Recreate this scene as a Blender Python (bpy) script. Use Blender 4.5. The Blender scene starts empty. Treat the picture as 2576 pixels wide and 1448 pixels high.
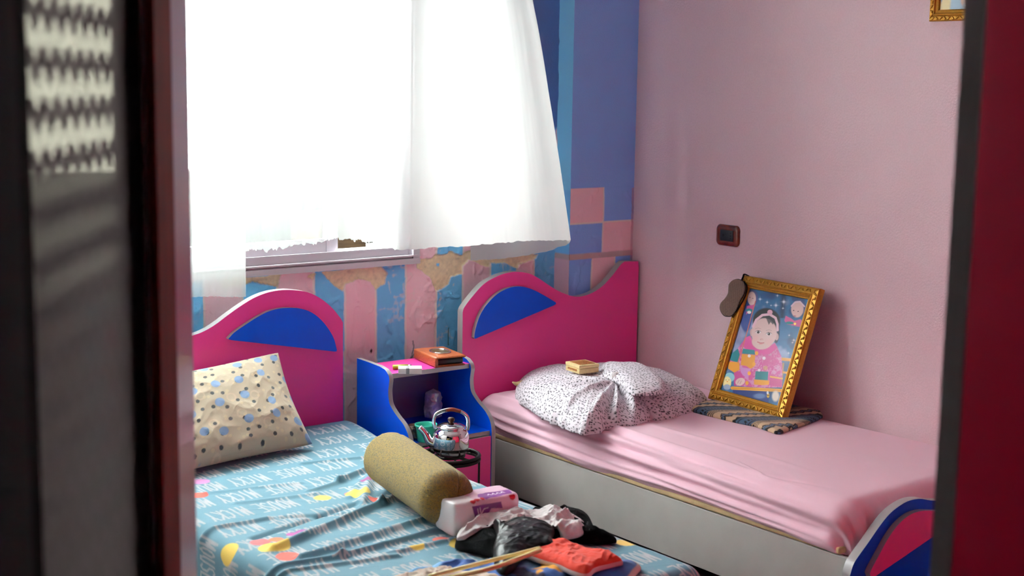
import bpy, bmesh, math
import numpy as np
from mathutils import Vector, Matrix

# ------------------------------------------------------------------ camera
W, H, F = 2576, 1448, 3554.3
YAW, PIT, ROL = np.radians([37.931, 8.2625, 0.9007])
CAM = np.array([-4.26049, -4.6, 1.70])
_f = np.array([np.sin(YAW)*np.cos(PIT), np.cos(YAW)*np.cos(PIT), -np.sin(PIT)])
_r = np.array([np.cos(YAW), -np.sin(YAW), 0.0]); _u = np.cross(_r, _f)
RT = np.cos(ROL)*_r + np.sin(ROL)*_u
UP = -np.sin(ROL)*_r + np.cos(ROL)*_u
scene = bpy.context.scene
COL = scene.collection
cd = bpy.data.cameras.new('camera'); cam = bpy.data.objects.new('camera', cd); COL.objects.link(cam)
cd.sensor_width = 36; cd.lens = F/W*36; cd.clip_start = 0.05
cam.matrix_world = Matrix(((RT[0], UP[0], -_f[0], CAM[0]), (RT[1], UP[1], -_f[1], CAM[1]),
                           (RT[2], UP[2], -_f[2], CAM[2]), (0, 0, 0, 1)))
cd.dof.use_dof = True; cd.dof.focus_distance = 5.0; cd.dof.aperture_fstop = 3.6
scene.camera = cam

def ray(x, y): return _f + (x-W/2)/F*RT - (y-H/2)/F*UP
def at(x, y, ax, v):
    """point where the sight line of a pixel meets a real surface (axis ax at v)"""
    d = ray(x, y); return CAM + d*(v-CAM[ax])/d[ax]
def at_pl(x, y, P, n):
    d = ray(x, y); return CAM + d*(np.dot(np.array(P)-CAM, n)/np.dot(d, n))

# ------------------------------------------------------------------ world, light, exposure
world = bpy.data.worlds.new('sky'); scene.world = world; world.use_nodes = True
nt = world.node_tree; nt.nodes.clear()
tc = nt.nodes.new('ShaderNodeTexCoord'); sp = nt.nodes.new('ShaderNodeSeparateXYZ')
cr = nt.nodes.new('ShaderNodeValToRGB'); bg = nt.nodes.new('ShaderNodeBackground'); wo = nt.nodes.new('ShaderNodeOutputWorld')
mm = nt.nodes.new('ShaderNodeMapRange'); mm.inputs['From Min'].default_value = -1; mm.inputs['From Max'].default_value = 1
nt.links.new(tc.outputs['Generated'], sp.inputs[0]); nt.links.new(sp.outputs['Z'], mm.inputs['Value'])
nt.links.new(mm.outputs[0], cr.inputs[0]); nt.links.new(cr.outputs[0], bg.inputs[0]); nt.links.new(bg.outputs[0], wo.inputs[0])
cr.color_ramp.elements[0].position = 0.40; cr.color_ramp.elements[0].color = (.04, .04, .038, 1)
cr.color_ramp.elements[1].position = 0.475; cr.color_ramp.elements[1].color = (.91, 1, .965, 1)
bg.inputs['Strength'].default_value = 17.0
la = bpy.data.lights.new('window_portal', 'AREA'); la.shape = 'RECTANGLE'; la.size = 1.85; la.size_y = 1.5
la.cycles.is_portal = True
lo = bpy.data.objects.new('window_portal', la); COL.objects.link(lo); lo.location = (-2.0, .24, 1.75); lo.rotation_euler = (math.radians(-90), 0, 0)
scene.view_settings.view_transform = 'Standard'; scene.view_settings.look = 'None'
scene.view_settings.gamma = 1; scene.view_settings.use_curve_mapping = False
scene.view_settings.exposure = 1.5
scene.cycles.max_bounces = 10; scene.cycles.diffuse_bounces = 6; scene.cycles.transparent_max_bounces = 16
scene.cycles.sample_clamp_indirect = 6

# ------------------------------------------------------------------ small maths
def lin(r, g, b):
    c = np.array([r, g, b], float)/255
    return tuple(np.where(c <= .04045, c/12.92, ((c+.055)/1.055)**2.4))
def L(*a): return np.array(lin(*a))
def hsh(i, j, s):
    n = (i.astype(np.int64)*374761393 + j.astype(np.int64)*668265263 + s*1442695041) & 0xffffffff
    n = ((n ^ (n >> 13))*1274126177) & 0xffffffff
    return ((n ^ (n >> 16)) & 0xffff)/65535.0
def vn(x, y, s=0):
    x = np.asarray(x, float); y = np.asarray(y, float)
    i = np.floor(x); j = np.floor(y); fx = x-i; fy = y-j
    fx = fx*fx*(3-2*fx); fy = fy*fy*(3-2*fy)
    a = hsh(i, j, s); b = hsh(i+1, j, s); c = hsh(i, j+1, s); d = hsh(i+1, j+1, s)
    return (a*(1-fx)+b*fx)*(1-fy)+(c*(1-fx)+d*fx)*fy*1.0
def fbm(x, y, s=0, o=3):
    t = 0; a = .5
    for k in range(o):
        t = t+a*vn(x*2**k, y*2**k, s+17*k); a *= .5
    return t*2/(2-2**(1-o))*1.0 - .5
def ridge(x, y, s=0, o=3):
    t = 0; a = .5
    for k in range(o):
        t = t+a*(1-abs(2*vn(x*2**k, y*2**k, s+31*k)-1)); a *= .5
    return t
def rid(x, y, s=0, o=3): return ridge(x, y, s, o)/(1-.5**o)
def segd(x, y, a, b):
    ax, ay = a; bx, by = b; dx, dy = bx-ax, by-ay
    t = np.clip(((x-ax)*dx+(y-ay)*dy)/(dx*dx+dy*dy+1e-12), 0, 1)
    return np.hypot(x-ax-t*dx, y-ay-t*dy), t
def lined(x, y, pts):
    d = 1e9
    for a, b in zip(pts, pts[1:]): d = np.minimum(d, segd(x, y, a, b)[0])
    return d
def sdf(x, y, poly):
    n = len(poly); ins = np.zeros(np.shape(x), bool); d = np.full(np.shape(x), 1e9)
    for k in range(n):
        (x0, y0), (x1, y1) = poly[k], poly[(k+1) % n]
        if y0 != y1:
            c = ((y0 > y) != (y1 > y)) & (x < (x1-x0)*(y-y0)/(y1-y0)+x0); ins ^= c
        d = np.minimum(d, segd(x, y, (x0, y0), (x1, y1))[0])
    return np.where(ins, -d, d)
def cellmin(u, v, size, seed, el=1.0, jit=.7, keep=1.0):
    """normalised distance to jittered, randomly turned elliptic spots"""
    gi, gj = np.floor(u/size), np.floor(v/size); best = np.full(np.shape(u), 9.0)
    for di in (-1, 0, 1):
        for dj in (-1, 0, 1):
            ci, cj = gi+di, gj+dj
            px = (ci+.5+jit*(hsh(ci, cj, seed)-.5))*size; py = (cj+.5+jit*(hsh(ci, cj, seed+5)-.5))*size
            an = hsh(ci, cj, seed+9)*6.283; kk = hsh(ci, cj, seed+13) < keep
            dx, dy = u-px, v-py
            a = dx*np.cos(an)+dy*np.sin(an); b = -dx*np.sin(an)+dy*np.cos(an)
            best = np.minimum(best, np.where(kk, np.hypot(a, b*el)/size, 9))
    return best
def sm(e0, e1, x):
    t = np.clip((x-e0)/(e1-e0), 0, 1); return t*t*(3-2*t)
def mix(c, col, m):
    m = np.asarray(m)[..., None]; return c*(1-m)+np.array(col)*m

# ------------------------------------------------------------------ materials
def mat(name, color=None, rough=.6, metal=0, bump=0, bscale=60, vcol=False, var=0, spec=.5, sheen=0, coat=0, stretch=(1, 1, 1), second=None, alpha=None):
    m = bpy.data.materials.new(name); m.use_nodes = True; n = m.node_tree.nodes; l = m.node_tree.links
    b = n['Principled BSDF']; b.inputs['Roughness'].default_value = rough; b.inputs['Metallic'].default_value = metal
    b.inputs['Specular IOR Level'].default_value = spec; b.inputs['Sheen Weight'].default_value = sheen; b.inputs['Coat Weight'].default_value = coat
    if vcol:
        a = n.new('ShaderNodeVertexColor'); a.layer_name = 'Col'; l.new(a.outputs[0], b.inputs['Base Color'])
    else:
        b.inputs['Base Color'].default_value = (*color, 1)
    if bump or var or second:
        t = n.new('ShaderNodeTexCoord'); mp = n.new('ShaderNodeMapping'); mp.inputs['Scale'].default_value = stretch
        l.new(t.outputs['Object'], mp.inputs[0])
        nz = n.new('ShaderNodeTexNoise'); nz.inputs['Scale'].default_value = bscale; nz.inputs['Detail'].default_value = 5
        l.new(mp.outputs[0], nz.inputs['Vector'])
        if bump:
            bp = n.new('ShaderNodeBump'); bp.inputs['Strength'].default_value = bump; bp.inputs['Distance'].default_value = .004
            l.new(nz.outputs[0], bp.inputs['Height']); l.new(bp.outputs[0], b.inputs['Normal'])
        if (var or second) and not vcol:
            r = n.new('ShaderNodeValToRGB'); c = np.array(color)
            c2 = np.array(second) if second else c*(1-var)
            r.color_ramp.elements[0].position = .38; r.color_ramp.elements[1].position = .62
            r.color_ramp.elements[0].color = (*c2, 1); r.color_ramp.elements[1].color = (*(c if second else np.minimum(c*(1+var*.5), 1)), 1)
            l.new(nz.outputs[0], r.inputs[0]); l.new(r.outputs[0], b.inputs['Base Color'])
    return m
M = {}
M['paint'] = mat('wall_paint', vcol=True, rough=.62, bump=.25, bscale=180, spec=.3)
M['pinkwall'] = mat('pink_wall_paint', lin(220, 190, 198), rough=.5, bump=.35, bscale=140, var=.03, spec=.35)
M['white'] = mat('white_ceiling', (.86, .86, .85), .8)
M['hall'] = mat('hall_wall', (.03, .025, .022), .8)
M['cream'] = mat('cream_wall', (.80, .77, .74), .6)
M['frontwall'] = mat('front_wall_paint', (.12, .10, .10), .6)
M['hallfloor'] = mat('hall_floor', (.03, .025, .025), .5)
M['floor'] = mat('floor_tile', (.20, .18, .17), .4, var=.2, bscale=6)
M['magenta'] = mat('magenta_melamine', lin(236, 60, 152), .34, bump=.03, bscale=400, spec=.5, var=.02)
M['wardrobe'] = mat('wardrobe_red', lin(214, 12, 66), .4, spec=.3)
M['blue'] = mat('blue_melamine', lin(0, 84, 225), .3, bump=.03, bscale=400, spec=.3)
M['edge'] = mat('silver_edge_band', lin(165, 162, 164), .35, metal=.25)
M['backpanel'] = mat('mauve_back_panel', lin(120, 110, 150), .5)
M['board'] = mat('grey_bed_board', lin(176, 174, 170), .5, var=.03, bscale=12)
M['dark'] = mat('dark_void', (.01, .01, .01), .9)
M['pinksheet'] = mat('pink_cotton', lin(232, 190, 206), .8, bump=.12, bscale=350, sheen=.2, spec=.2)
M['fabric'] = mat('printed_cotton', vcol=True, rough=.85, bump=.15, bscale=400, sheen=.15, spec=.2)
M['mattress'] = mat('beige_mattress', lin(205, 180, 135), .8, var=.15, bscale=14, bump=.3)
M['alu'] = mat('aluminium', lin(196, 190, 198), .35, metal=.15)
M['gold'] = mat('gold_moulding', lin(190, 138, 48), .38, metal=.6, bump=.2, bscale=120, var=.12)
M['print'] = mat('photo_print', vcol=True, rough=.3, spec=.4)
M['chrome'] = mat('polished_steel', (.78, .78, .80), .07, metal=1)
M['iron'] = mat('blackened_iron', (.018, .015, .014), .5, metal=.6, bump=.4, bscale=50)
M['wood'] = mat('dark_door_wood', lin(22, 6, 6), .8, var=.3, bscale=9, stretch=(6, 6, .6), spec=.08)
M['bead'] = mat('varnished_bead', lin(112, 44, 26), .7, var=.2, bscale=9, stretch=(6, 6, .6), spec=.15)
M['walnut'] = mat('polished_walnut', lin(110, 38, 20), .18, var=.4, bscale=40, coat=.6)
M['black'] = mat('black_plastic', (.012, .013, .018), .35)
M['knob'] = mat('brown_knob', lin(70, 42, 24), .5)
M['teal'] = mat('teal_plastic', lin(60, 190, 165), .3)
M['leather'] = mat('tan_leather', lin(164, 84, 42), .35, bump=.35, bscale=220, var=.25)
M['brass'] = mat('aged_brass', lin(170, 135, 90), .3, metal=.9)
M['card'] = mat('white_card', lin(225, 222, 220), .5)
M['grey'] = mat('grey_print', lin(150, 148, 150), .5)
M['lime'] = mat('lime_plastic', lin(150, 170, 30), .3)
M['ivory'] = mat('ivory_wood', lin(222, 200, 145), .5, var=.06, bscale=60)
M['inlay'] = mat('brown_inlay', lin(120, 76, 40), .5, second=lin(190, 120, 60), bscale=160)
M['yellow'] = mat('yellow_plastic', lin(246, 234, 165), .4)
M['creamcloth'] = mat('cream_cloth', lin(200, 182, 168), .85, bump=.3, bscale=200, var=.1)
M['blackcloth'] = mat('black_knit', (.004, .004, .005), .95, bump=.5, bscale=300, spec=.08)
M['blackshine'] = mat('black_shiny_film', (.004, .004, .005), .38, spec=.12, bump=.25, bscale=20)
M['greycloth'] = mat('light_grey_cloth', lin(208, 200, 200), .85, bump=.25, bscale=260, var=.06)
M['mustard'] = mat('mustard_plush', lin(146, 118, 42), .9, bump=1.0, bscale=300, second=lin(98, 88, 54), stretch=(1, .45, 1), sheen=.15)
M['jamb'] = mat('mauve_edge_paint', lin(170, 150, 158), .3, coat=.3)
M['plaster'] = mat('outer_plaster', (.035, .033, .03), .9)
M['tan'] = mat('tan_timber', lin(96, 72, 44), .7, second=lin(70, 50, 30), bscale=10, stretch=(1, 1, 8))

def thin(name, color, transp, rough=.5, glossy=0.0, wave=False):
    m = bpy.data.materials.new(name); m.use_nodes = True; n = m.node_tree.nodes; l = m.node_tree.links; n.clear()
    o = n.new('ShaderNodeOutputMaterial'); tr = n.new('ShaderNodeBsdfTransparent'); tl = n.new('ShaderNodeBsdfTranslucent'); df = n.new('ShaderNodeBsdfDiffuse')
    for q in (tl, df): q.inputs[0].default_value = (*color, 1)
    a = n.new('ShaderNodeMixShader'); a.inputs[0].default_value = .42; l.new(tl.outputs[0], a.inputs[1]); l.new(df.outputs[0], a.inputs[2])
    b = n.new('ShaderNodeMixShader'); b.inputs[0].default_value = transp; l.new(a.outputs[0], b.inputs[1]); l.new(tr.outputs[0], b.inputs[2])
    last = b
    if glossy:
        g = n.new('ShaderNodeBsdfGlossy'); g.inputs['Roughness'].default_value = rough; c = n.new('ShaderNodeMixShader'); c.inputs[0].default_value = glossy
        l.new(b.outputs[0], c.inputs[1]); l.new(g.outputs[0], c.inputs[2]); last = c
    l.new(last.outputs[0], o.inputs[0]); return m
M['sheer'] = thin('sheer_voile', (.46, .47, .46), .5)
M['voile'] = thin('thin_white_voile', (.27, .275, .27), .42)
M['muslin'] = thin('white_muslin', (.60, .595, .585), .03)
M['film'] = thin('clear_crinkled_film', (.92, .92, .93), .2, .12, .3)
M['brownfilm'] = thin('brown_filled_film', lin(130, 95, 70), .2, .2, .2)
m = M['glass'] = mat('window_glass', (1, 1, 1), .02); m.node_tree.nodes['Principled BSDF'].inputs['Transmission Weight'].default_value = 1
m.node_tree.nodes['Principled BSDF'].inputs['IOR'].default_value = 1.02
q = M['mustard'].node_tree.nodes
for nd in q:
    if nd.type == 'VALTORGB': nd.color_ramp.elements[0].position = .44; nd.color_ramp.elements[1].position = .50
    if nd.type == 'TEX_NOISE': nd.inputs['Detail'].default_value = 1.5; nd.inputs['Distortion'].default_value = 1.6; nd.inputs['Scale'].default_value = 330
# patterned door glass: obscure glass with rows of scalloped darker relief
m = M['doorglass'] = bpy.data.materials.new('obscure_door_glass'); m.use_nodes = True; n = m.node_tree.nodes; l = m.node_tree.links; n.clear()
o = n.new('ShaderNodeOutputMaterial'); gl = n.new('ShaderNodeBsdfRefraction'); gl.inputs['Roughness'].default_value = .12; gl.inputs['IOR'].default_value = 1.03
gl.inputs[0].default_value = (.5, .48, .43, 1); g2 = n.new('ShaderNodeBsdfRefraction'); g2.inputs['Roughness'].default_value = .3; g2.inputs['IOR'].default_value = 1.05
g2.inputs[0].default_value = (.10, .085, .085, 1); gd = n.new('ShaderNodeBsdfTranslucent'); gd.inputs[0].default_value = (.95, .82, .84, 1)
tcg = n.new('ShaderNodeTexCoord'); s1 = n.new('ShaderNodeSeparateXYZ'); l.new(tcg.outputs['Object'], s1.inputs[0])
def mth(op, a, b=None, c=None):
    q = n.new('ShaderNodeMath'); q.operation = op
    for k, v in enumerate((a, b, c)):
        if v is None: continue
        if isinstance(v, (int, float)): q.inputs[k].default_value = v
        else: l.new(v, q.inputs[k])
    return q.outputs[0]
arc = mth('MULTIPLY', mth('ABSOLUTE', mth('SINE', mth('MULTIPLY', s1.outputs['X'], 62.0))), .022)
rowv = mth('SINE', mth('MULTIPLY', mth('SUBTRACT', s1.outputs['Z'], arc), 2*math.pi/.0535))
msk = mth('GREATER_THAN', rowv, -.35)
x1 = n.new('ShaderNodeMixShader'); l.new(msk, x1.inputs[0]); l.new(g2.outputs[0], x1.inputs[1]); l.new(gl.outputs[0], x1.inputs[2])
x2 = n.new('ShaderNodeMixShader'); x2.inputs[0].default_value = .62; l.new(x1.outputs[0], x2.inputs[1]); l.new(gd.outputs[0], x2.inputs[2])
l.new(x2.outputs[0], o.inputs[0])

# ------------------------------------------------------------------ object helpers
def tag(o, label=None, cat=None, group=None, kind=None):
    if label: o['label'] = label
    if cat: o['category'] = cat
    if group: o['group'] = group
    if kind: o['kind'] = kind
    return o
def empty(name, loc, label=None, cat=None, group=None, kind=None, rz=0):
    o = bpy.data.objects.new(name, None); COL.objects.link(o); o.location = Vector([float(c) for c in loc]); o.rotation_euler.z = rz; o.empty_display_size = .05
    return tag(o, label, cat, group, kind)
def link(name, me, parent=None, world=True):
    o = bpy.data.objects.new(name, me); COL.objects.link(o)
    if parent is not None:
        o.parent = parent
        if world:
            p = parent; mtx = Matrix()
            chain = []
            while p is not None: chain.append(p); p = p.parent
            for q in reversed(chain):
                mtx = mtx @ q.matrix_parent_inverse @ Matrix.LocRotScale(q.location, q.rotation_euler, q.scale)
            o.matrix_parent_inverse = mtx.inverted()
    return o
def mesh(name, V, Fc, mats, parent=None, mi=None, smooth=False, colors=None):
    me = bpy.data.meshes.new(name); V = np.asarray(V, float)
    me.from_pydata([tuple(v) for v in V], [], [tuple(int(i) for i in f) for f in Fc])
    for q in (mats if isinstance(mats, (list, tuple)) else [mats]): me.materials.append(M[q])
    if mi is not None: me.polygons.foreach_set('material_index', np.array(mi, np.int32))
    me.polygons.foreach_set('use_smooth', np.full(len(me.polygons), smooth))
    if colors is not None:
        ca = me.color_attributes.new('Col', 'FLOAT_COLOR', 'POINT'); c4 = np.ones((len(V), 4)); c4[:, :3] = np.asarray(colors).reshape(-1, 3)
        ca.data.foreach_set('color', c4.astype(np.float32).ravel())
    me.update(); return link(name, me, parent)
def gridmesh(name, P, mats, parent=None, colors=None, closed_u=False, closed_v=False, smooth=True, mask=None, flip=False):
    nu, nv = P.shape[:2]
    iu = np.arange(nu if closed_u else nu-1); iv = np.arange(nv if closed_v else nv-1)
    A, B = np.meshgrid(iu, iv, indexing='ij'); A = A.ravel(); B = B.ravel(); A2 = (A+1) % nu; B2 = (B+1) % nv
    Q = np.stack([A*nv+B, A2*nv+B, A2*nv+B2, A*nv+B2], 1)
    if mask is not None: Q = Q[mask[A, B]]
    if flip: Q = Q[:, ::-1]
    me = bpy.data.meshes.new(name); me.vertices.add(nu*nv); me.vertices.foreach_set('co', P.reshape(-1, 3).astype(np.float32).ravel())
    me.loops.add(len(Q)*4); me.loops.foreach_set('vertex_index', Q.astype(np.int32).ravel())
    me.polygons.add(len(Q)); me.polygons.foreach_set('loop_start', (np.arange(len(Q))*4).astype(np.int32))
    me.polygons.foreach_set('use_smooth', np.full(len(Q), smooth)); me.update(calc_edges=True); me.validate()
    for q in (mats if isinstance(mats, (list, tuple)) else [mats]): me.materials.append(M[q])
    if colors is not None:
        ca = me.color_attributes.new('Col', 'FLOAT_COLOR', 'POINT'); c4 = np.ones((nu*nv, 4)); c4[:, :3] = colors.reshape(-1, 3)
        ca.data.foreach_set('color', c4.astype(np.float32).ravel())
    return link(name, me, parent)
def box(name, lo_, hi, m, parent=None, bev=0.0, rz=0, seg=2):
    lo_ = np.array(lo_, float); hi = np.array(hi, float); c = (lo_+hi)/2
    bm = bmesh.new(); bmesh.ops.create_cube(bm, size=1)
    for v in bm.verts: v.co = Vector([v.co[k]*(hi-lo_)[k] for k in range(3)])
    if bev: bmesh.ops.bevel(bm, geom=bm.edges[:], offset=bev, segments=seg, profile=.6, affect='EDGES')
    if rz: bmesh.ops.rotate(bm, verts=bm.verts, cent=(0, 0, 0), matrix=Matrix.Rotation(rz, 3, 'Z'))
    bmesh.ops.translate(bm, verts=bm.verts, vec=Vector(c))
    me = bpy.data.meshes.new(name); bm.to_mesh(me); bm.free(); me.materials.append(M[m])
    if bev: me.polygons.foreach_set('use_smooth', np.full(len(me.polygons), True))
    return link(name, me, parent)
def boxes(name, L_, m, parent=None):
    V = []; Fc = []
    for lo_, hi in L_:
        b = len(V)
        for k in range(8): V.append([(hi if k >> a & 1 else lo_)[a] for a in range(3)])
        for f in ((0, 2, 3, 1), (4, 5, 7, 6), (0, 1, 5, 4), (2, 6, 7, 3), (0, 4, 6, 2), (1, 3, 7, 5)): Fc.append([b+i for i in f])
    return mesh(name, V, Fc, m, parent)
def plate(name, pts, nrm, th, m, parent=None, edge=None, bev=.0015, smooth_edge=True):
    """flat board: outline (3D points of its FRONT face), thickness th behind along -nrm; its own edge-band material"""
    nrm = np.array(nrm, float); V = [np.array(p, float) for p in pts]; n_ = len(V)
    cen = sum(V)/n_
    ins = []
    V = V+[p-nrm*th for p in V[:n_]]
    Fc = [list(range(n_)), list(range(2*n_-1, n_-1, -1))]+[[k, k+n_, (k+1) % n_+n_, (k+1) % n_] for k in range(n_)]
    bm = bmesh.new(); vs = [bm.verts.new(Vector(v)) for v in V]
    for k, f in enumerate(Fc):
        ff = bm.faces.new([vs[i] for i in f]); ff.material_index = 0 if (k < 1 or not edge) else 1; ff.smooth = (k >= 2 and smooth_edge)
    bmesh.ops.recalc_face_normals(bm, faces=bm.faces)
    me = bpy.data.meshes.new(name); bm.to_mesh(me); bm.free(); me.materials.append(M[m]); me.materials.append(M[edge or m])
    o = link(name, me, parent)
    md = o.modifiers.new('e', 'EDGE_SPLIT'); md.split_angle = math.radians(40)
    return o
def spline(pts, n_=8, closed=False):
    P = [np.array(p, float) for p in pts]; out = []; N = len(P)
    rng = range(N if closed else N-1)
    for i in rng:
        p0 = P[(i-1) % N] if (closed or i > 0) else 2*P[0]-P[1]; p1 = P[i]; p2 = P[(i+1) % N]
        p3 = P[(i+2) % N] if (closed or i+2 < N) else 2*P[-1]-P[-2]
        for k in range(n_):
            t = k/n_; out.append(.5*((2*p1)+(-p0+p2)*t+(2*p0-5*p1+4*p2-p3)*t*t+(-p0+3*p1-3*p2+p3)*t**3))
    if not closed: out.append(P[-1])
    return out
def tube(name, pts, r, m, parent=None, seg=10, sub=6, flat=1.0, caps=True):
    P = np.array(spline(pts, sub) if sub > 1 else pts, float); N = len(P)
    rr = np.interp(np.linspace(0, 1, N), np.linspace(0, 1, len(r)), r) if hasattr(r, '__len__') else np.full(N, r)
    V = []; T = np.gradient(P, axis=0); up = np.array([0, 0, 1.0]); prev = None
    for k in range(N):
        t = T[k]/np.linalg.norm(T[k])
        a = np.cross(t, up if prev is None else prev)
        if prev is None and np.linalg.norm(a) < .05: a = np.cross(t, [1, 0, 0])
        if prev is None: a /= np.linalg.norm(a); b = np.cross(a, t)
        else: b = prev-t*np.dot(prev, t); b /= np.linalg.norm(b); a = np.cross(t, b)
        prev = b
        for s in range(seg):
            an = 2*math.pi*s/seg; V.append(P[k]+rr[k]*(math.cos(an)*a+flat*math.sin(an)*b))
    Fc = [[k*seg+s, k*seg+(s+1) % seg, (k+1)*seg+(s+1) % seg, (k+1)*seg+s] for k in range(N-1) for s in range(seg)]
    if caps: Fc += [list(range(seg))[::-1], [(N-1)*seg+s for s in range(seg)]]
    return mesh(name, V, Fc, m, parent, smooth=True)
def lathe(name, prof, c, m, parent=None, seg=48):
    V = []; 
    for r, z in prof:
        for s in range(seg): V.append([c[0]+r*math.cos(2*math.pi*s/seg), c[1]+r*math.sin(2*math.pi*s/seg), c[2]+z])
    n_ = len(prof)
    Fc = [[k*seg+s, k*seg+(s+1) % seg, (k+1)*seg+(s+1) % seg, (k+1)*seg+s] for k in range(n_-1) for s in range(seg)]
    return mesh(name, V, Fc, m, parent, smooth=True)
def polar(poly, nr=60, nt_=240, cen=None):
    """concentric grid filling a star-shaped outline (xy)"""
    P = np.array(poly, float); Q = np.vstack([P, P[:1]]); s = np.r_[0, np.cumsum(np.hypot(*np.diff(Q, axis=0).T))]
    t = np.linspace(0, s[-1], nt_, endpoint=False); B = np.stack([np.interp(t, s, Q[:, 0]), np.interp(t, s, Q[:, 1])], 1)
    if cen is None: cen = P.mean(0)
    r = 1-(1-np.linspace(0, 1, nr))**1.7
    G = cen[None, None]+r[:, None, None]*(B[None]-cen[None, None]); return G, np.repeat(r[:, None], nt_, 1)
def heap(name, poly, z0, hfun, m, parent=None, colfun=None, nr=60, nt_=260, sharp=3.0, H0=.04, thick=.004, cen=None, base=None):
    """a soft thing lying on a surface: closed body, rounded rim, height hfun(x, y, r)"""
    G, R = polar(poly, nr, nt_, None if cen is None else np.array(cen)); X, Y = G[..., 0], G[..., 1]
    zb = z0 if base is None else base(X, Y)
    Z = zb+thick+(H0*np.maximum(1-R**sharp, 0)**.5)*1.0+hfun(X, Y, R)*np.minimum(1, (1-R)*6)
    Z = np.maximum(Z, zb+.001)
    P = np.stack([X, Y, Z], -1)
    Gb = G[::-1][::max(1, nr//8)]; Pb = np.stack([Gb[..., 0], Gb[..., 1], (zb[::-1][::max(1, nr//8)] if base is not None else np.full(Gb.shape[:2], z0))], -1)
    PP = np.concatenate([P, Pb], 0); col = None
    if colfun:
        ds = np.sqrt((np.diff(P, axis=0)**2).sum(-1)); S_ = np.concatenate([np.zeros((1,)+ds.shape[1:]), np.cumsum(ds, 0)], 0)
        c0 = G[0, 0]; dv = G[-1]-c0; dv = dv/(np.linalg.norm(dv, axis=-1, keepdims=True)+1e-9)
        c = colfun(c0[0]+dv[None, :, 0]*S_, c0[1]+dv[None, :, 1]*S_, R); cb = np.repeat(c[-1:], Pb.shape[0], 0); col = np.concatenate([c, cb], 0)
    return gridmesh(name, PP, m, parent, col, closed_v=True, flip=True)
def pxy(pts, z): return [tuple(at(x, y, 2, z)[:2]) for x, y in pts]

# ------------------------------------------------------------------ room shell
RX0, RY0, ZC = -3.3, -4.35, 2.85
YW = .10                                            # face of the window wall
tag(box('floor', (-3.36, -4.4, -.1), (0, .4, 0), 'floor'), kind='structure')
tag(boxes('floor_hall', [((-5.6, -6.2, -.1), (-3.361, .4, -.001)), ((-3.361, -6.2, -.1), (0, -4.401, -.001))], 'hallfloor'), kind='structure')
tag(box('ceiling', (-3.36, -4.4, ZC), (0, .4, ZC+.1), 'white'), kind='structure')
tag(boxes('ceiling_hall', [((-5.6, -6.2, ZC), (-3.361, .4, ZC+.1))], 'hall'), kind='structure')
tag(box('wall_right', (0, -4.45, -.1), (.2, .4, ZC), 'pinkwall'), kind='structure')
tag(box('wall_front', (RX0, RY0-.1, 0), (0, RY0, ZC), 'frontwall'), kind='structure')
tag(boxes('wall_left', [((RX0-.12, -1.5, 0), (RX0, .1, ZC)), ((RX0-.12, -4.45, 0), (RX0, -4.25, ZC)), ((RX0-.12, -4.25, 2.3), (RX0, -1.5, ZC))], 'cream'), kind='structure')
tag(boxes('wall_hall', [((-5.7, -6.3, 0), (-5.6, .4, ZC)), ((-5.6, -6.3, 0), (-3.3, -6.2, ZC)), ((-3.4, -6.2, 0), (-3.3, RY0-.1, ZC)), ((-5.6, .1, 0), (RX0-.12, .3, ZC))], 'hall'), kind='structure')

PK, BL, GR, PLC = L(252, 212, 222), L(122, 206, 255), L(246, 232, 228), L(236, 222, 186)
BLC = L(142, 186, 255)
bx = sorted([at(p, q, 1, YW)[0] for p, q in [(514, 800), (609, 730), (697, 715), (789, 710), (867, 800), (945, 800), (1020, 800), (1096, 800), (1163, 760), (1233, 690), (1299, 690), (1342, 660)]])
while bx[0] > RX0+.3: bx.insert(0, bx[0]-.155)
if len(bx) % 2: bx.insert(0, bx[0]-.155)
def W_(pts, y=YW): return [(float(at(a, b, 1, y)[0]), float(at(a, b, 1, y)[2])) for a, b in pts]
FL = [W_([(560, 700), (623, 698), (705, 691), (699, 721), (671, 714.5), (634, 707), (623, 713), (560, 722)]),
      W_([(781, 689), (793, 689), (786, 702), (774, 697)]),
      W_([(810.6, 684), (820.5, 696), (838, 716), (863, 731), (868, 716), (902.6, 699.6), (932, 706), (945, 726), (967, 713), (973, 688), (960, 671)]),
      W_([(1050, 652), (1087, 649), (1094.5, 639), (1124, 640), (1132, 631), (1161.6, 643.7), (1171.5, 632.5), (1190, 630), (1230, 640), (1300, 640), (1350.6, 640), (1345.6, 651), (1306, 663.5), (1302, 673.5), (1288, 670), (1268.5, 660), (1232.5, 661), (1231, 671), (1211, 666), (1189, 656), (1180, 652), (1171.6, 661), (1164, 668.5), (1163, 687), (1134, 696), (1129, 713), (1112, 725.7), (1094.5, 730.7), (1092, 720.7), (1079.6, 696), (1062, 681), (1050, 673.5)])]
SCR = W_([(1038, 857), (1041, 872), (1036, 885), (1032, 905), (1043, 900), (1030, 901), (1031, 906), (1042, 885), (1046, 905)])
SCR2 = W_([(1128, 824), (1127, 850), (1128, 868)])
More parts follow.
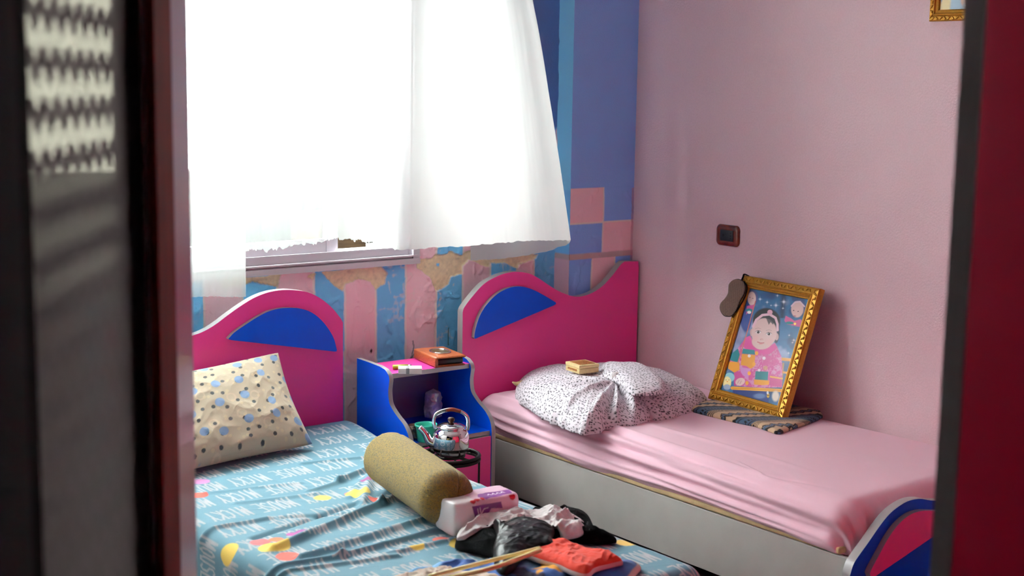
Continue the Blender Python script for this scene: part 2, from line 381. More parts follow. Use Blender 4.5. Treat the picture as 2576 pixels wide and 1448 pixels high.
def main_wall(X, Z):
    wob = .004*fbm(X*9, Z*9, 3); xw = X+wob; d = np.full(X.shape, 9.0); idx = np.zeros(X.shape, int)
    for b in bx: d = np.minimum(d, abs(xw-b)); idx += (xw > b)
    pink = (idx % 2) == 1
    c = np.where(pink[..., None], PK, BL)
    up = Z > 1.055                                   # brick rows above the band
    c = np.where((up & (((np.floor((X+.98)/.15)+np.floor((Z-1.055)/.15)) % 2) == 0))[..., None], PK, np.where(up[..., None], BL, c))
    c = np.where((up & (Z > 1.5))[..., None], np.where((X > -.507)[..., None], L(92, 128, 190), np.where((X > -.62)[..., None], L(190, 160, 172), L(92, 128, 190))), c)
    h = np.zeros(X.shape)
    g = (1-sm(.0032, .0062, d))*(Z < 1.055); c = mix(c, GR, g); h -= .0015*g
    sc = rid(X*13+3*fbm(X*3, Z*3, 8), Z*9+2*fbm(X*5, Z*5, 18), 21, 3); h += .0045*sm(.74, .84, sc)+.0035*sm(.76, .86, rid(X*17+6*Z, Z*15-7*X, 83, 3))*sm(-.1, .15, fbm(X*4, Z*4, 19))+.002*rid(X*23, Z*30, 5, 2)+.0012*fbm(X*60, Z*60, 9)
    pat = sm(.0, .25, fbm(X*4, Z*4, 77)); c = c*(1-.06*pat[..., None])
    c = mix(c, L(238, 222, 222), .5*sm(.82, .92, rid(X*16, Z*18, 44, 3))*sm(-.2, .2, fbm(X*5, Z*5, 12)))
    fx = .006*fbm(X*50, Z*50, 6)+.004*fbm(X*120, Z*120, 16)
    dd = np.full(X.shape, 9.0)
    for f in FL: dd = np.minimum(dd, sdf(X, Z, f)+fx)
    m_ = 1-sm(-.001, .002, dd)
    rough = PLC*(1+.35*fbm(X*90, Z*90, 33)[..., None])*(1-.3*sm(.1, .4, fbm(X*25, Z*45, 35))[..., None])
    c = np.where(m_[..., None] > .5, rough, mix(c, L(240, 228, 220), .6*(1-sm(.001, .004, dd))))
    h = h*(1-m_)+m_*(-.006+.002*fbm(X*80, Z*80, 50)+.0015*fbm(X*200, Z*200, 51))
    bsp = sdf(X, Z, W_([(1100, 662), (1108, 662), (1106, 671), (1099, 669)])); c = mix(c, BL, 1-sm(-.001, .002, bsp+fx))
    for s in (SCR, SCR2): c = mix(c, L(40, 40, 70), .85*(1-sm(.0012, .003, lined(X, Z, s))))
    c = mix(c, L(70, 20, 30), 1-sm(.004, .006, np.hypot(X-W_([(933, 882)])[0][0], (Z-W_([(933, 882)])[0][1])*.6)))
    return c, h
def col_wall(X, Z):
    zr = [.962, 1.105, 1.256]; wob = .003*fbm(X*12, Z*12, 3); xw, zw = X+wob, Z+wob
    xs = at(1518, 520, 1, 0)[0]; x1, x2 = at(1488, 680, 1, 0)[0], at(1546, 680, 1, 0)[0]
    c = np.where((zw > zr[2])[..., None], BLC, np.where((zw > zr[1])[..., None], np.where((xw < xs)[..., None], PK, BLC), np.where((xw < xs)[..., None], BLC, PK)))
    low = np.where(((xw < x1) | (xw > x2))[..., None], BLC, PK); c = np.where((zw < .962)[..., None], low, c)
    gd = np.where(zw > .962, np.minimum(np.where(zw < zr[2], abs(xw-xs), 9), np.minimum(abs(zw-zr[1]), 9)), np.minimum(abs(xw-x1), abs(xw-x2)))
    g = 1-sm(.0025, .0055, gd); c = mix(c, GR, g)
    band = 1-sm(.010, .014, abs(zw-.962)); c = mix(c, L(208, 180, 184), band)
    bl = (zw < zr[2])
    h = bl*(.003*sm(.76, .86, rid(X*11, Z*8, 71, 3))+.001*ridge(X*20, Z*26, 7, 2))-.001*g+.0015*band
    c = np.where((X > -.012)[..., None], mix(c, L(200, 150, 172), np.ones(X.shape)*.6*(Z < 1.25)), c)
    return c, h
def wallgrid(x0, x1, z0, z1, st, y, fn):
    xs = np.linspace(x0, x1, int((x1-x0)/st)+2); zs = np.linspace(z0, z1, int((z1-z0)/st)+2)
    X, Z = np.meshgrid(xs, zs, indexing='ij'); c, h = fn(X, Z)
    return np.stack([X, y-h, Z], -1), c
def joingrids(name, G, matn):
    V = []; Q = []; C_ = []; b = 0
    for P, c in G:
        nu, nv = P.shape[:2]; A, B = np.meshgrid(np.arange(nu-1), np.arange(nv-1), indexing='ij'); A = A.ravel(); B = B.ravel()
        Q.append(np.stack([A*nv+B, (A+1)*nv+B, (A+1)*nv+B+1, A*nv+B+1], 1)+b); V.append(P.reshape(-1, 3)); C_.append(c.reshape(-1, 3)); b += nu*nv
    V = np.concatenate(V); Q = np.concatenate(Q); C_ = np.concatenate(C_)
    me = bpy.data.meshes.new(name); me.vertices.add(len(V)); me.vertices.foreach_set('co', V.astype(np.float32).ravel())
    me.loops.add(len(Q)*4); me.loops.foreach_set('vertex_index', Q.astype(np.int32).ravel()); me.polygons.add(len(Q))
    me.polygons.foreach_set('loop_start', (np.arange(len(Q))*4).astype(np.int32)); me.polygons.foreach_set('use_smooth', np.full(len(Q), True)); me.update(calc_edges=True)
    me.materials.append(M[matn]); ca = me.color_attributes.new('Col', 'FLOAT_COLOR', 'POINT'); c4 = np.ones((len(V), 4)); c4[:, :3] = C_
    ca.data.foreach_set('color', c4.astype(np.float32).ravel()); return link(name, me)
WX0, WX1, WZ0, WZ1 = -2.95, -1.10, .978, 2.45
G = [wallgrid(RX0, -2.75, 0, WZ0, .03, YW, main_wall), wallgrid(-2.75, -.367, .30, WZ0+.004, .0038, YW, main_wall), wallgrid(-2.75, -.367, 0, .30, .03, YW, main_wall),
     wallgrid(WX1-.004, -.367, WZ0+.004, 1.30, .004, YW, main_wall), wallgrid(WX1-.004, -.367, 1.30, ZC, .02, YW, main_wall),
     wallgrid(RX0, WX0, WZ0, ZC, .05, YW, main_wall), wallgrid(WX0, WX1-.004, WZ1, ZC, .05, YW, main_wall),
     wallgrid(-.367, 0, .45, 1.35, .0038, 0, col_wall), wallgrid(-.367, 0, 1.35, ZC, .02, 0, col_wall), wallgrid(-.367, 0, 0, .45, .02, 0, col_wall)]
ys = np.linspace(YW, 0, 30); zs = np.linspace(0, ZC, 700); Y_, Z_ = np.meshgrid(ys, zs, indexing='ij')
cs = np.where((Z_ > 1.25)[..., None], L(140, 215, 255), np.where((Z_ > .962)[..., None], L(128, 204, 255), L(236, 190, 205)))  # upper side: the column's own blue, window light painted in as a lighter tone
cs = mix(cs, L(208, 180, 184), 1-sm(.010, .014, abs(Z_-.962)))
G.append((np.stack([-.367-.0008*fbm(Y_*60, Z_*30, 3), Y_, Z_], -1), cs))
tag(joingrids('wall_back', G, 'paint'), kind='structure')
# outer leaf of the window wall (thickness seen in the reveal)
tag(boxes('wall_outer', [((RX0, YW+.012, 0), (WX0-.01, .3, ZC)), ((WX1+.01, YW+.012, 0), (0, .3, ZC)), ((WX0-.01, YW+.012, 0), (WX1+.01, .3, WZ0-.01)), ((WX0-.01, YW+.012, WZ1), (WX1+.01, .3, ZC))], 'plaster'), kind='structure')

# window: aluminium sliding frame
wn = empty('window_1', ((WX0+WX1)/2, YW, WZ0), kind='structure')
boxes('window_frame', [((WX0, .055, WZ0), (WX1, .20, WZ0+.022)), ((WX0, .07, WZ0+.022), (WX1, .2, WZ0+.03)), ((WX0, .055, WZ0+.03), (WX1, .2, WZ0+.036)),
      ((WX0, .085, WZ0+.036), (WX1, .2, WZ0+.062)), ((WX0, .078, WZ0+.062), (WX1, .088, WZ0+.068)),
      ((WX1-.03, .06, WZ0), (WX1, .2, WZ1)), ((WX0, .06, WZ0), (WX0+.03, .2, WZ1)), ((WX0, .06, WZ1-.04), (WX1, .2, WZ1)),
      ((WX1-.036, .075, WZ0+.03), (WX1-.03, .2, WZ1))], 'alu', wn)
sx = at(848, 620, 1, .12)[0]
sh = boxes('window_sash', [((WX0+.08, .118, WZ0+.05), (sx-.05, .142, WZ0+.115)), ((sx-.05, .115, WZ0+.05), (sx, .145, WZ1-.04)), ((WX0+.03, .115, WZ0+.05), (WX0+.08, .145, WZ1-.04)), ((WX0+.08, .118, WZ1-.09), (sx-.05, .142, WZ1-.04)), ((-2.25, .117, WZ0+.05), (-2.21, .143, WZ1-.04))], 'alu', wn)
boxes('window_pane', [((WX0+.08, .128, WZ0+.115), (sx-.05, .132, WZ1-.09))], 'glass', sh)
p = at(875, 615, 1, .6)
tag(boxes('timber_crate', [((p[0]-.16, .55, .55), (p[0]+.06, .75, 1.14)), ((p[0]-.18, .53, .55), (p[0]-.16, .77, 1.12))], 'tan'), 'tan timber crate standing outside the open part of the window', 'crate')
p = at(925, 628, 1, .55)
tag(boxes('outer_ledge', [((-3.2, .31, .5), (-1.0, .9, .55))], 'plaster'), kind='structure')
tag(boxes('added_parapet', [((-6, .85, -.1), (3, .95, 1.32))], 'plaster'), kind='structure')  # added outside to block the low sky behind the lower curtains
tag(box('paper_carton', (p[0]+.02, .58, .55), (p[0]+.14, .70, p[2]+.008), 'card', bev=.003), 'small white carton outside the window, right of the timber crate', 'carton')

# ------------------------------------------------------------------ curtains
def resamp(P, n_):
    P = np.array(P, float); s = np.r_[0, np.cumsum(np.linalg.norm(np.diff(P, axis=0), axis=1))]; t = np.linspace(0, s[-1], n_)
    return np.stack([np.interp(t, s, P[:, k]) for k in range(P.shape[1])], 1)
def curtain(name, top, bot, m, label, ease=1.0, amp=.01, waves=9, seed=1, n=300, k=160, rag=.003, bulge=0):
    A = resamp(spline(top, 12), n); B = resamp(spline(bot, 12), n)
    u = np.linspace(0, 1, n); B[:, 2] += rag*(vn(u*140, u*0, seed)-.5)+rag*(vn(u*60, u*0, seed+3)-.5)
    t = np.linspace(0, 1, k); e = t**ease
    P = A[:, None]*(1-e)[None, :, None]+B[:, None]*e[None, :, None]
    P[..., 2] = A[:, None, 2]*(1-t)+B[:, None, 2]*t
    U, T = np.meshgrid(u, t, indexing='ij')
    w = fbm(U*waves+.35*T, T*.9, seed, 3)*2+.55*np.sin(U*waves*5.3+3*fbm(U*3, T*2, seed+5))*(1-.6*T)
    w += .35*fbm(U*waves*3+2*T, T*5, seed+9)
    T2 = np.gradient(P, axis=0)[..., :2]; T2 /= np.linalg.norm(T2, axis=-1, keepdims=True)+1e-9
    N_ = np.stack([T2[..., 1], -T2[..., 0]], -1)
    P[..., :2] += N_*(amp*w)[..., None]
    o = gridmesh(name, P, m); return tag(o, label, 'curtain')
zt = 2.5
curtain('curtain', [(-2.75, -.02, zt), (-2.4, -.02, zt), (-1.9, -.02, zt)],
        [(-2.75, -.02, .93), (-2.4, -.02, .935), (-2.13, -.02, .935), (at(620, 738, 1, -.02)[0], -.02, .917)], 'sheer',
        'long sheer white curtain at the left, hanging lowest, beside the brown door', amp=.012, waves=8, seed=4, rag=.004)
hb = [(596, 624), (622, 628), (680, 631), (725, 619), (800, 610), (848, 599), (900, 605), (950, 615), (1000, 624)]
curtain('curtain', [(-1.99, .02, zt), (-1.6, .02, zt), (-1.2, .02, zt)], [tuple(at(x, y, 1, .02)) for x, y in hb], 'voile',
        'short ragged sheer curtain hanging over the middle of the window sill', amp=.010, waves=9, seed=8, rag=.012)
curtain('curtain', [(-1.26, -.03, zt), (-1.26, -.12, zt), (-1.1, -.16, zt), (-.95, -.14, zt), (-.84, -.06, zt), (-.9, .0, zt)],
        [tuple(at(986, 622, 1, -.03)), tuple(at(990, 626, 1, -.2)), tuple(at(1010, 628, 1, -.33)), tuple(at(1100, 622, 1, -.37)), tuple(at(1200, 616, 1, -.38)), tuple(at(1300, 607, 1, -.38)), tuple(at(1390, 604, 1, -.37)), tuple(at(1428, 603, 1, -.34)), tuple(at(1437, 604, 1, -.28)),
         tuple(at(1420, 618, 1, -.22)), tuple(at(1330, 640, 1, -.13)), tuple(at(1260, 650, 1, -.07)), tuple(at(1183, 654, 1, -.02))], 'muslin',
        'white muslin curtain billowing into the room on the right of the window', ease=.62, amp=.011, waves=8, seed=12, n=420, k=220, rag=.004)
rod = tag(tube('curtain_rod', [(-3.0, -.02, 2.52), (-.7, -.02, 2.52)], .012, 'alu', sub=1), 'metal curtain rod above the window', 'curtain rod')
boxes('bracket', [((-2.9, -.02, 2.5), (-2.88, YW, 2.53))], 'alu', rod); boxes('bracket', [((-.76, -.02, 2.5), (-.74, YW, 2.53))], 'alu', rod)

# ------------------------------------------------------------------ beds: head- and footboards
NF = (0, -1, 0)
def closed_outline(pxs, y, extra=None): return [at(a, b, 1, y) for a, b in pxs]
yh = -.058
top = [(1164, 785), (1168, 773), (1187, 747), (1216, 715), (1245, 697), (1274, 686.5), (1303, 683.5), (1332, 688), (1355, 699.5), (1378, 715), (1402, 730), (1425, 740), (1448, 746), (1471, 743), (1494, 734), (1518, 717), (1541, 692), (1561, 666), (1571, 657.4)]
T3 = [at(a, b, 1, yh) for a, b in top]
XL, XR = T3[0][0], -.012
out = [np.array([XL+.0, yh, .06])]+spline(T3, 5)+[np.array([XR-.004, yh, T3[-1][2]-.004]), np.array([XR, yh, T3[-1][2]-.03]), np.array([XR, yh, .06])]
bedR = empty('single_bed', (-.47, -1.03, 0), 'single bed with pale pink sheet and grey side board against the pink wall', 'bed')
hR = plate('headboard', out, NF, .035, 'magenta', bedR, 'edge')
mo = [(1193, 849), (1196, 828.5), (1207, 794), (1225, 765), (1251, 739), (1280, 724), (1309, 720), (1338, 727), (1367, 741.5), (1393, 757)]
tag(plate('half_moon_panel', [at(a, b, 1, yh-.02) for a, b in spline([np.array(q) for q in mo], 5)]+[at(a, b, 1, yh-.02) for a, b in [(1398, 760), (1399, 764), (1393, 768), (1200, 850), (1195, 852)]], NF, .0195, 'blue', hR, 'edge'), 'blue panel with silver edge')

top2 = [(480, 845), (502, 837.6), (524, 827), (546, 813), (571, 794), (601.6, 772), (635, 751), (668, 737), (701, 730), (734, 729), (773, 734.5), (806, 750), (836, 774.6), (858.5, 802)]
T4 = [at(a, b, 1, yh) for a, b in top2]
xl2 = T4[0][0]
ext = [np.array([xl2-.30, yh, .925]), np.array([xl2-.24, yh, .87]), np.array([xl2-.17, yh, .815]), np.array([xl2-.10, yh, .788]), np.array([xl2-.04, yh, .788])]
bedL = empty('single_bed', (-2.05, -1.05, 0), 'single bed with blue lettered sheet, left of the nightstand', 'bed')
xr2 = at(863, 900, 1, yh)[0]
hL = plate('headboard', [np.array([xl2-.31, yh, .06])]+spline(ext+T4, 5)+[np.array([xr2, yh, T4[-1][2]-.015]), np.array([xr2, yh, .06])], NF, .035, 'magenta', bedL, 'edge')
mo = [(575, 851), (590.5, 835), (618, 816), (646, 798), (673, 784), (701, 776), (729, 774), (756, 776), (781, 784), (803, 799.5), (822.6, 821.6), (839, 849), (847.5, 879)]
tag(plate('half_moon_panel', [at(a, b, 1, yh-.02) for a, b in spline([np.array(q) for q in mo], 5)]+[at(a, b, 1, yh-.02) for a, b in [(847, 883), (843, 884), (582, 855), (575, 853)]], NF, .0195, 'blue', hL, 'edge'), 'blue panel with silver edge')

# right bed body
RXL = -.93
rl = box('side_rail', (RXL, -2.03, .09), (RXL+.018, yh-.002, .295), 'board', bedR, bev=.0015)
boxes('bed_base', [((RXL+.02, -2.02, .24), (-.01, yh-.003, .275)), ((RXL+.05, -1.98, .0), (RXL+.09, -1.93, .24)), ((RXL+.05, -.15, .0), (RXL+.09, -.10, .24)), ((-.1, -1.98, .0), (-.05, -1.93, .24)), ((-.1, -.15, 0), (-.05, -.1, .24))], 'dark', bedR)
yf = -2.035
ft = [(2138, 1448), (2147, 1419), (2162, 1395), (2183.8, 1365), (2210.6, 1326), (2237, 1293), (2264, 1271), (2288, 1258.5), (2315, 1254), (2342, 1258)]
T5 = [at(a, b, 1, yf) for a, b in ft]
xe = T5[-1][0]
ext = [np.array([xe+.09, yf, .41]), np.array([xe+.18, yf, .375]), np.array([xe+.27, yf, .355]), np.array([xe+.36, yf, .352]), np.array([xe+.44, yf, .38]), np.array([-.03, yf, .44])]
fb = plate('footboard', [np.array([-.962, yf, .03]), np.array([-.962, yf, .2])]+spline(T5+ext, 5)+[np.array([-.012, yf, .44]), np.array([-.012, yf, .03])], NF, .03, 'blue', bedR, 'edge')
f2 = [(2188, 1442), (2194.5, 1427), (2216, 1387), (2237, 1349.5), (2261.5, 1317), (2288, 1295), (2315, 1285), (2342, 1284)]
T6 = [at(a, b, 1, yf-.02) for a, b in f2]; xe = T6[-1][0]
tag(plate('half_moon_panel', spline(T6+[np.array([xe+.08, yf-.02, .385]), np.array([xe+.15, yf-.02, .35])], 5)+[at(2193, 1455, 1, yf-.02)], NF, .0195, 'magenta', fb, 'edge'), 'magenta panel with silver edge')
# mattress
def rbox_surface(x0, x1, y0, y1, z0, z1, R, drop, disp, st=.005, drops=(1, 1, 1, 1), col=None):
    """cloth drawn over a block: top plus overhangs (left,right,foot,head) turning down over radius R"""
    l_, r_, f_, h_ = [drop*k for k in drops]
    xs = np.arange(x0-l_, x1+r_+st, st); ys = np.arange(y0-f_, y1+h_+st, st)
    X, Y = np.meshgrid(xs, ys, indexing='ij')
    cx = np.clip(X, x0, x1); cy = np.clip(Y, y0, y1); ox, oy = X-cx, Y-cy; r = np.hypot(ox, oy)+1e-9
    dx, dy = ox/r, oy/r; q = R*math.pi/2
    ang = np.minimum(r/R, math.pi/2); outw = R*np.sin(ang); down = R*(1-np.cos(ang))+np.maximum(r-q, 0)
    lim = z1-z0; down = np.minimum(down, lim)
    d = disp(X, Y, r, down)
    P = np.stack([cx+dx*outw+d*dx*np.sin(ang), cy+dy*outw+d*dy*np.sin(ang), z1-down+d*np.cos(ang)], -1)
    c = col(X, Y, P) if col else None
    return P, c
P, _ = rbox_surface(RXL+.095, -.09, -1.875, yh-.08, .28, .425, .035, .145, lambda X, Y, r, d: .001*fbm(X*8, Y*8, 1), .012)
mtR = gridmesh('mattress', P, 'mattress', bedR)
box('mattress_edge_piping', (RXL+.002, -1.96, .2965), (RXL+.045, yh-.05, .318), 'mattress', mtR, bev=.007)
def dispR(X, Y, r, down):
    yy = (Y+.06)/-1.95; side = sm(.0, .07, down)*sm(-.6, -.8, X)
    d = .004*fbm(X*3, Y*1.6, 2)*2
    s = (X-(-.92))                                  # across the side
    long_ = np.sin((s*70+1.5*fbm(Y*2.0, s*6, 5)*3+yy*4.0))
    d += side*(.009*long_*sm(.02, .3, yy)+.006*fbm(Y*2.2, s*40+yy*3, 9, 2)*2+.008*(ridge(Y*1.4+s*4, (s+.12*yy)*30, 29, 2)-.5))
    sr = -.838-X
    for a, b, w, hh in ((-.05, .10, .012, .006), (-.01, .10, .010, -.007), (.02, .095, .011, .010), (.05, .085, .009, -.008), (.075, .08, .010, .009), (.10, .07, .008, -.007), (.125, .055, .008, .008), (.15, .04, .006, -.006), (.165, .03, .006, .006), (.06, .02, .010, .006), (.09, -.01, .008, -.005)):
        d += hh*np.exp(-((sr-a-b*yy-.008*fbm(Y*2.5, a*90+Y*0, 7))/w)**2)*sm(.0, .12, yy)*sm(1.02, .75, yy)
    topm = (1-sm(.0, .03, down))
    # drawn creases fanning from the head end across the front edge
    for (a, b, w, hh) in FOLDR:
        dd, t = segd(X, Y, a, b); d += hh*np.exp(-(dd/w)**2)*np.sin(np.pi*np.clip(t, .03, 1))**.5
    d += topm*.0035*sm(.6, .95, ridge(X*2.2+Y*.5, Y*1.1-X*1.4, 14, 2))
    d += .0012*sm(.75, .97, ridge(X*7+Y*2, Y*4-X*3, 19, 3))
    return d
def q2(a, b, z=.45): return tuple(at(a, b, 2, z)[:2])
FOLDR = [(q2(1500, 1060), q2(1960, 1215), .012, .005), (q2(1560, 1045), q2(2050, 1190), .014, .004), (q2(1440, 1105), q2(1900, 1290), .018, .006), (q2(1350, 1060), q2(1700, 1200), .014, .005),
         (q2(1700, 1150), q2(2100, 1230), .010, -.004), (q2(1300, 1050), q2(1800, 1270), .02, -.006), (q2(1600, 1190), q2(2100, 1330), .02, .005), (q2(1850, 1160), q2(1950, 1210), .006, .004)]
P, _ = rbox_surface(-.838, -.085, -1.90, -.14, .285, .452, .092, .215, dispR, .0055, (1, .6, .95, .5))
# the hem rises and dips along the rail, showing the mattress edge
hemz = .300+.012*fbm(P[..., 1]*2.3, P[..., 1]*0, 6)+.010*np.exp(-((P[..., 1]+1.25)/.25)**2)-.006*np.exp(-((P[..., 1]+.75)/.3)**2)+.03*np.exp(-((P[..., 1]+.13)/.1)**2)
sidem = (P[..., 0] < -.90)&(P[..., 2] < .40)
k = (P[..., 2]-.285)/(.40-.285); P[..., 2] = np.where(sidem, hemz+(.40-hemz)*k, P[..., 2])
P[..., 0] = np.where(P[..., 0] < -.93, np.maximum(P[..., 0], -.945), P[..., 0])
P[..., 2] -= .016*np.exp(-((P[..., 0]+.15)/.16)**2-((P[..., 1]+.87)/.33)**2)
gridmesh('fitted_sheet', P, 'pinksheet', bedR)

# left bed body
LX0, LX1 = -2.555, -1.625
def xedge(Y): return LX1+.10*np.exp(-((Y+.05)/.42)**2)
boxes('bed_base', [((LX0+.04, -2.03, .2), (LX1+.02, yh-.036, .26)), ((LX0+.06, -1.98, .0), (LX0+.1, -1.93, .2)), ((LX1-.06, -1.98, .0), (LX1-.02, -1.93, .2)), ((LX0+.06, -.15, 0), (LX0+.1, -.1, .2)), ((LX1-.06, -.15, 0), (LX1-.02, -.1, .2))], 'dark', bedL)
box('side_rail', (LX1-.0, -2.05, .08), (LX1+.018, yh-.036, .26), 'board', bedL, bev=.002)
box('side_rail', (LX0-.0, -2.05, .08), (LX0+.018, yh-.036, .26), 'board', bedL, bev=.002)
P, _ = rbox_surface(LX0+.06, LX1-.06, -2.0, yh-.10, .262, .405, .035, .155, lambda X, Y, r, d: .001*fbm(X*8, Y*8, 1), .014)
mtL = gridmesh('mattress', P, 'mattress', bedL)
ZL = .43
def q3(a, b): return tuple(at(a, b, 2, ZL)[:2])
FOLDL = [((690, 1385), (960, 1268), .016, .020), ((960, 1268), (1040, 1225), .016, .016), ((640, 1350), (900, 1262), .012, -.010), ((760, 1405), (1100, 1300), .016, .016), ((1100, 1300), (1150, 1285), .02, .01),
         ((500, 1335), (690, 1300), .012, .009), ((690, 1300), (860, 1290), .012, -.007), ((620, 1440), (860, 1400), .012, .012), ((860, 1400), (1130, 1330), .012, .014),
         ((850, 1212), (945, 1175), .014, .018), ((780, 1235), (860, 1212), .012, .009), ((760, 1168), (930, 1150), .010, .007), ((600, 1265), (800, 1240), .012, .006),
         ((520, 1240), (760, 1215), .012, .005), ((960, 1400), (1180, 1350), .012, .010), ((700, 1440), (1000, 1400), .010, .008), ((930, 1200), (915, 1260), .018, .018), ((905, 1215), (880, 1250), .012, .008),
         ((1150, 1400), (1400, 1330), .015, .006)]
FOLDL = [(q3(*a), q3(*b), w, h_) for a, b, w, h_ in FOLDL]
def dispL(X, Y, r, down):
    d = .004*fbm(X*3, Y*3, 2)*2
    for (a, b, w, hh) in FOLDL:
        dd, t = segd(X, Y, a, b); w2 = w*(1+.5*fbm(X*9, Y*9, 3))
        d += hh*np.exp(-(dd/w2)**2)
    m = sm(-.25, -.7, Y)
    d += m*(.006*ridge(X*2.0-Y*1.2, Y*6+X*2.6, 14, 2)-.003)+m*.003*sm(.6, .95, ridge(X*5-Y*3, Y*13+X*5, 24, 2))
    d += sm(.02, .1, down)*.012*fbm(X*6, Y*14, 33)
    return d
# block lettering of the sheet, drawn as strokes in a unit cell (x 0..1, y 0..1)
GL = {'M': [[(0, 0), (.05, 1), (.5, .3), (.95, 1), (1, 0)]], 'I': [[(.5, 0), (.5, 1)]], 'C': [[(1, .85), (.6, 1), (.15, .8), (0, .5), (.15, .2), (.6, 0), (1, .15)]],
      'K': [[(0, 0), (0, 1)], [(1, 1), (0, .45), (1, 0)]], 'E': [[(1, 1), (0, 1), (0, 0), (1, 0)], [(0, .5), (.8, .52)]], 'Y': [[(0, 1), (.5, .5), (1, 1)], [(.5, .5), (.5, 0)]],
      'O': [[(.5, 1), (.1, .8), (0, .5), (.1, .2), (.5, 0), (.9, .2), (1, .5), (.9, .8), (.5, 1)]], 'U': [[(0, 1), (.03, .3), (.3, 0), (.7, 0), (.97, .3), (1, 1)]],
      'S': [[(.95, .85), (.55, 1), (.1, .85), (.15, .6), (.85, .42), (.95, .15), (.5, 0), (.05, .12)]]}
TXT = 'MICKY MOUSE '; LW, LG, RH, LH = .0175, .0085, .142, .088
PER = len(TXT)*(LW+LG)
def lettering(X, Y, seed=0):
    # rows run across the bed, read from the head end (turned half round)
    row = np.floor(-Y/RH); v = 1-((-Y)-row*RH)/RH
    u = -X+hsh(row, row*0, 3)*PER+.004*fbm(X*10, Y*10, 4)
    u = np.mod(u, PER); vv = (RH-v*RH-.02)/LH; vv = 1-vv+.05*fbm(X*14, Y*14, 6)
    vv = 1-vv                                      # upside down seen from the foot
    li = np.floor(u/(LW+LG)).astype(int); lu = (u-li*(LW+LG))
    d = np.full(X.shape, 9.0)
    for k, ch in enumerate(TXT):
        if ch == ' ': continue
        for dk in (0,):
            m = (li == k)
            if not m.any(): continue
            a = lu[m]; b = vv[m]*LH
            best = np.full(a.shape, 9.0)
            for st in GL[ch]:
                for p0, p1 in zip(st, st[1:]):
                    best = np.minimum(best, segd(a, b, (p0[0]*LW+LG/2, p0[1]*LH), (p1[0]*LW+LG/2, p1[1]*LH))[0])
            d[m] = best
    return d
SPOTS = [(811, 1250, .028, L(226, 196, 96)), (565, 1371, .038, L(222, 190, 84)), (655, 1362, .030, L(214, 92, 96)), (768, 1337, .030, L(150, 70, 140)), (735, 1342, .018, L(170, 80, 150)), (695, 1356, .022, L(222, 110, 70)),
         (505, 1210, .03, L(186, 120, 170)), (885, 1240, .024, L(214, 92, 96)), (1045, 1379, .026, L(222, 190, 84)), (1575, 1364, .030, L(226, 190, 100)), (930, 1122, .026, L(222, 190, 90)), (1505, 1362, .022, L(226, 190, 100)), (1110, 1358, .026, L(220, 110, 100)), (920, 1215, .02, L(150, 80, 130)),
         (1160, 1370, .035, L(222, 190, 84)), (1235, 1380, .03, L(210, 84, 76)), (900, 1242, .04, L(222, 190, 84)), (690, 1378, .045, L(222, 190, 84)), (725, 1400, .035, L(214, 84, 70)), (500, 1245, .03, L(214, 84, 70)), (945, 1255, .025, L(214, 84, 70))]
SPOTS = [(*q3(a, b), r, c) for a, b, r, c in SPOTS]
def colL(X, Y, P):
    c = np.ones(X.shape+(3,))*L(90, 132, 149); c = c*(1+.05*fbm(X*5, Y*5, 41)[..., None])
    d = lettering(X, Y); c = mix(c, L(178, 180, 184), 1-sm(.0018, .0046, d))
    for sx_, sy_, r, cc in SPOTS: c = mix(c, cc, 1-sm(r-.003, r+.001, np.hypot(X-sx_, Y-sy_)))
    return c
P, c = rbox_surface(LX0+.03, LX1-.03, -2.02, -.125, .25, ZL, .05, .22, dispL, .0036, (1, 1, 1, .2), colL)
sk = .10*np.exp(-((P[..., 1]+.05)/.42)**2)*sm(-2.1, -1.65, P[..., 0]); P[..., 0] += sk
gridmesh('fitted_sheet', P, 'fabric', bedL, c)

# ------------------------------------------------------------------ nightstand
ns = empty('nightstand', (-1.26, -.24, 0), 'blue and magenta nightstand with curved side panels between the beds', 'nightstand')
prof = [(-.048, .648), (-.14, .646), (-.21, .643), (-.245, .637), (-.268, .622), (-.276, .603), (-.272, .58), (-.269, .555), (-.275, .52), (-.292, .50), (-.325, .478), (-.372, .453), (-.400, .425), (-.412, .395), (-.414, .36), (-.414, .02), (-.048, .02)]
pr = spline([np.array(q) for q in prof[3:15]], 4)
prf = [np.array(q) for q in prof[:3]]+pr+[np.array(q) for q in prof[15:]]
for xx in (-1.46, -1.085):
    p_ = plate('side_panel', [np.array([xx, a, b]) for a, b in prf], (-1, 0, 0), .018, 'blue', ns, 'edge')
boxes('back_panel', [((-1.442, -.056, .02), (-1.085, -.048, .615))], 'backpanel', ns)
tag(plate('top_shelf', [np.array([x, y, .622]) for x, y in ((-1.442, -.264), (-1.085, -.264), (-1.085, -.057), (-1.442, -.057))], (0, 0, 1), .018, 'magenta', ns, 'edge'), 'magenta shelf with silver front edge')
tag(plate('lower_shelf', [np.array([x, y, .385]) for x, y in ((-1.442, -.402), (-1.085, -.402), (-1.085, -.057), (-1.442, -.057))], (0, 0, 1), .016, 'blue', ns, 'edge'), 'blue shelf')
tag(plate('door', [np.array([x, -.412, z]) for x, z in ((-1.44, .05), (-1.087, .05), (-1.087, .366), (-1.44, .366))], NF, .018, 'magenta', ns, 'edge'), 'magenta door')

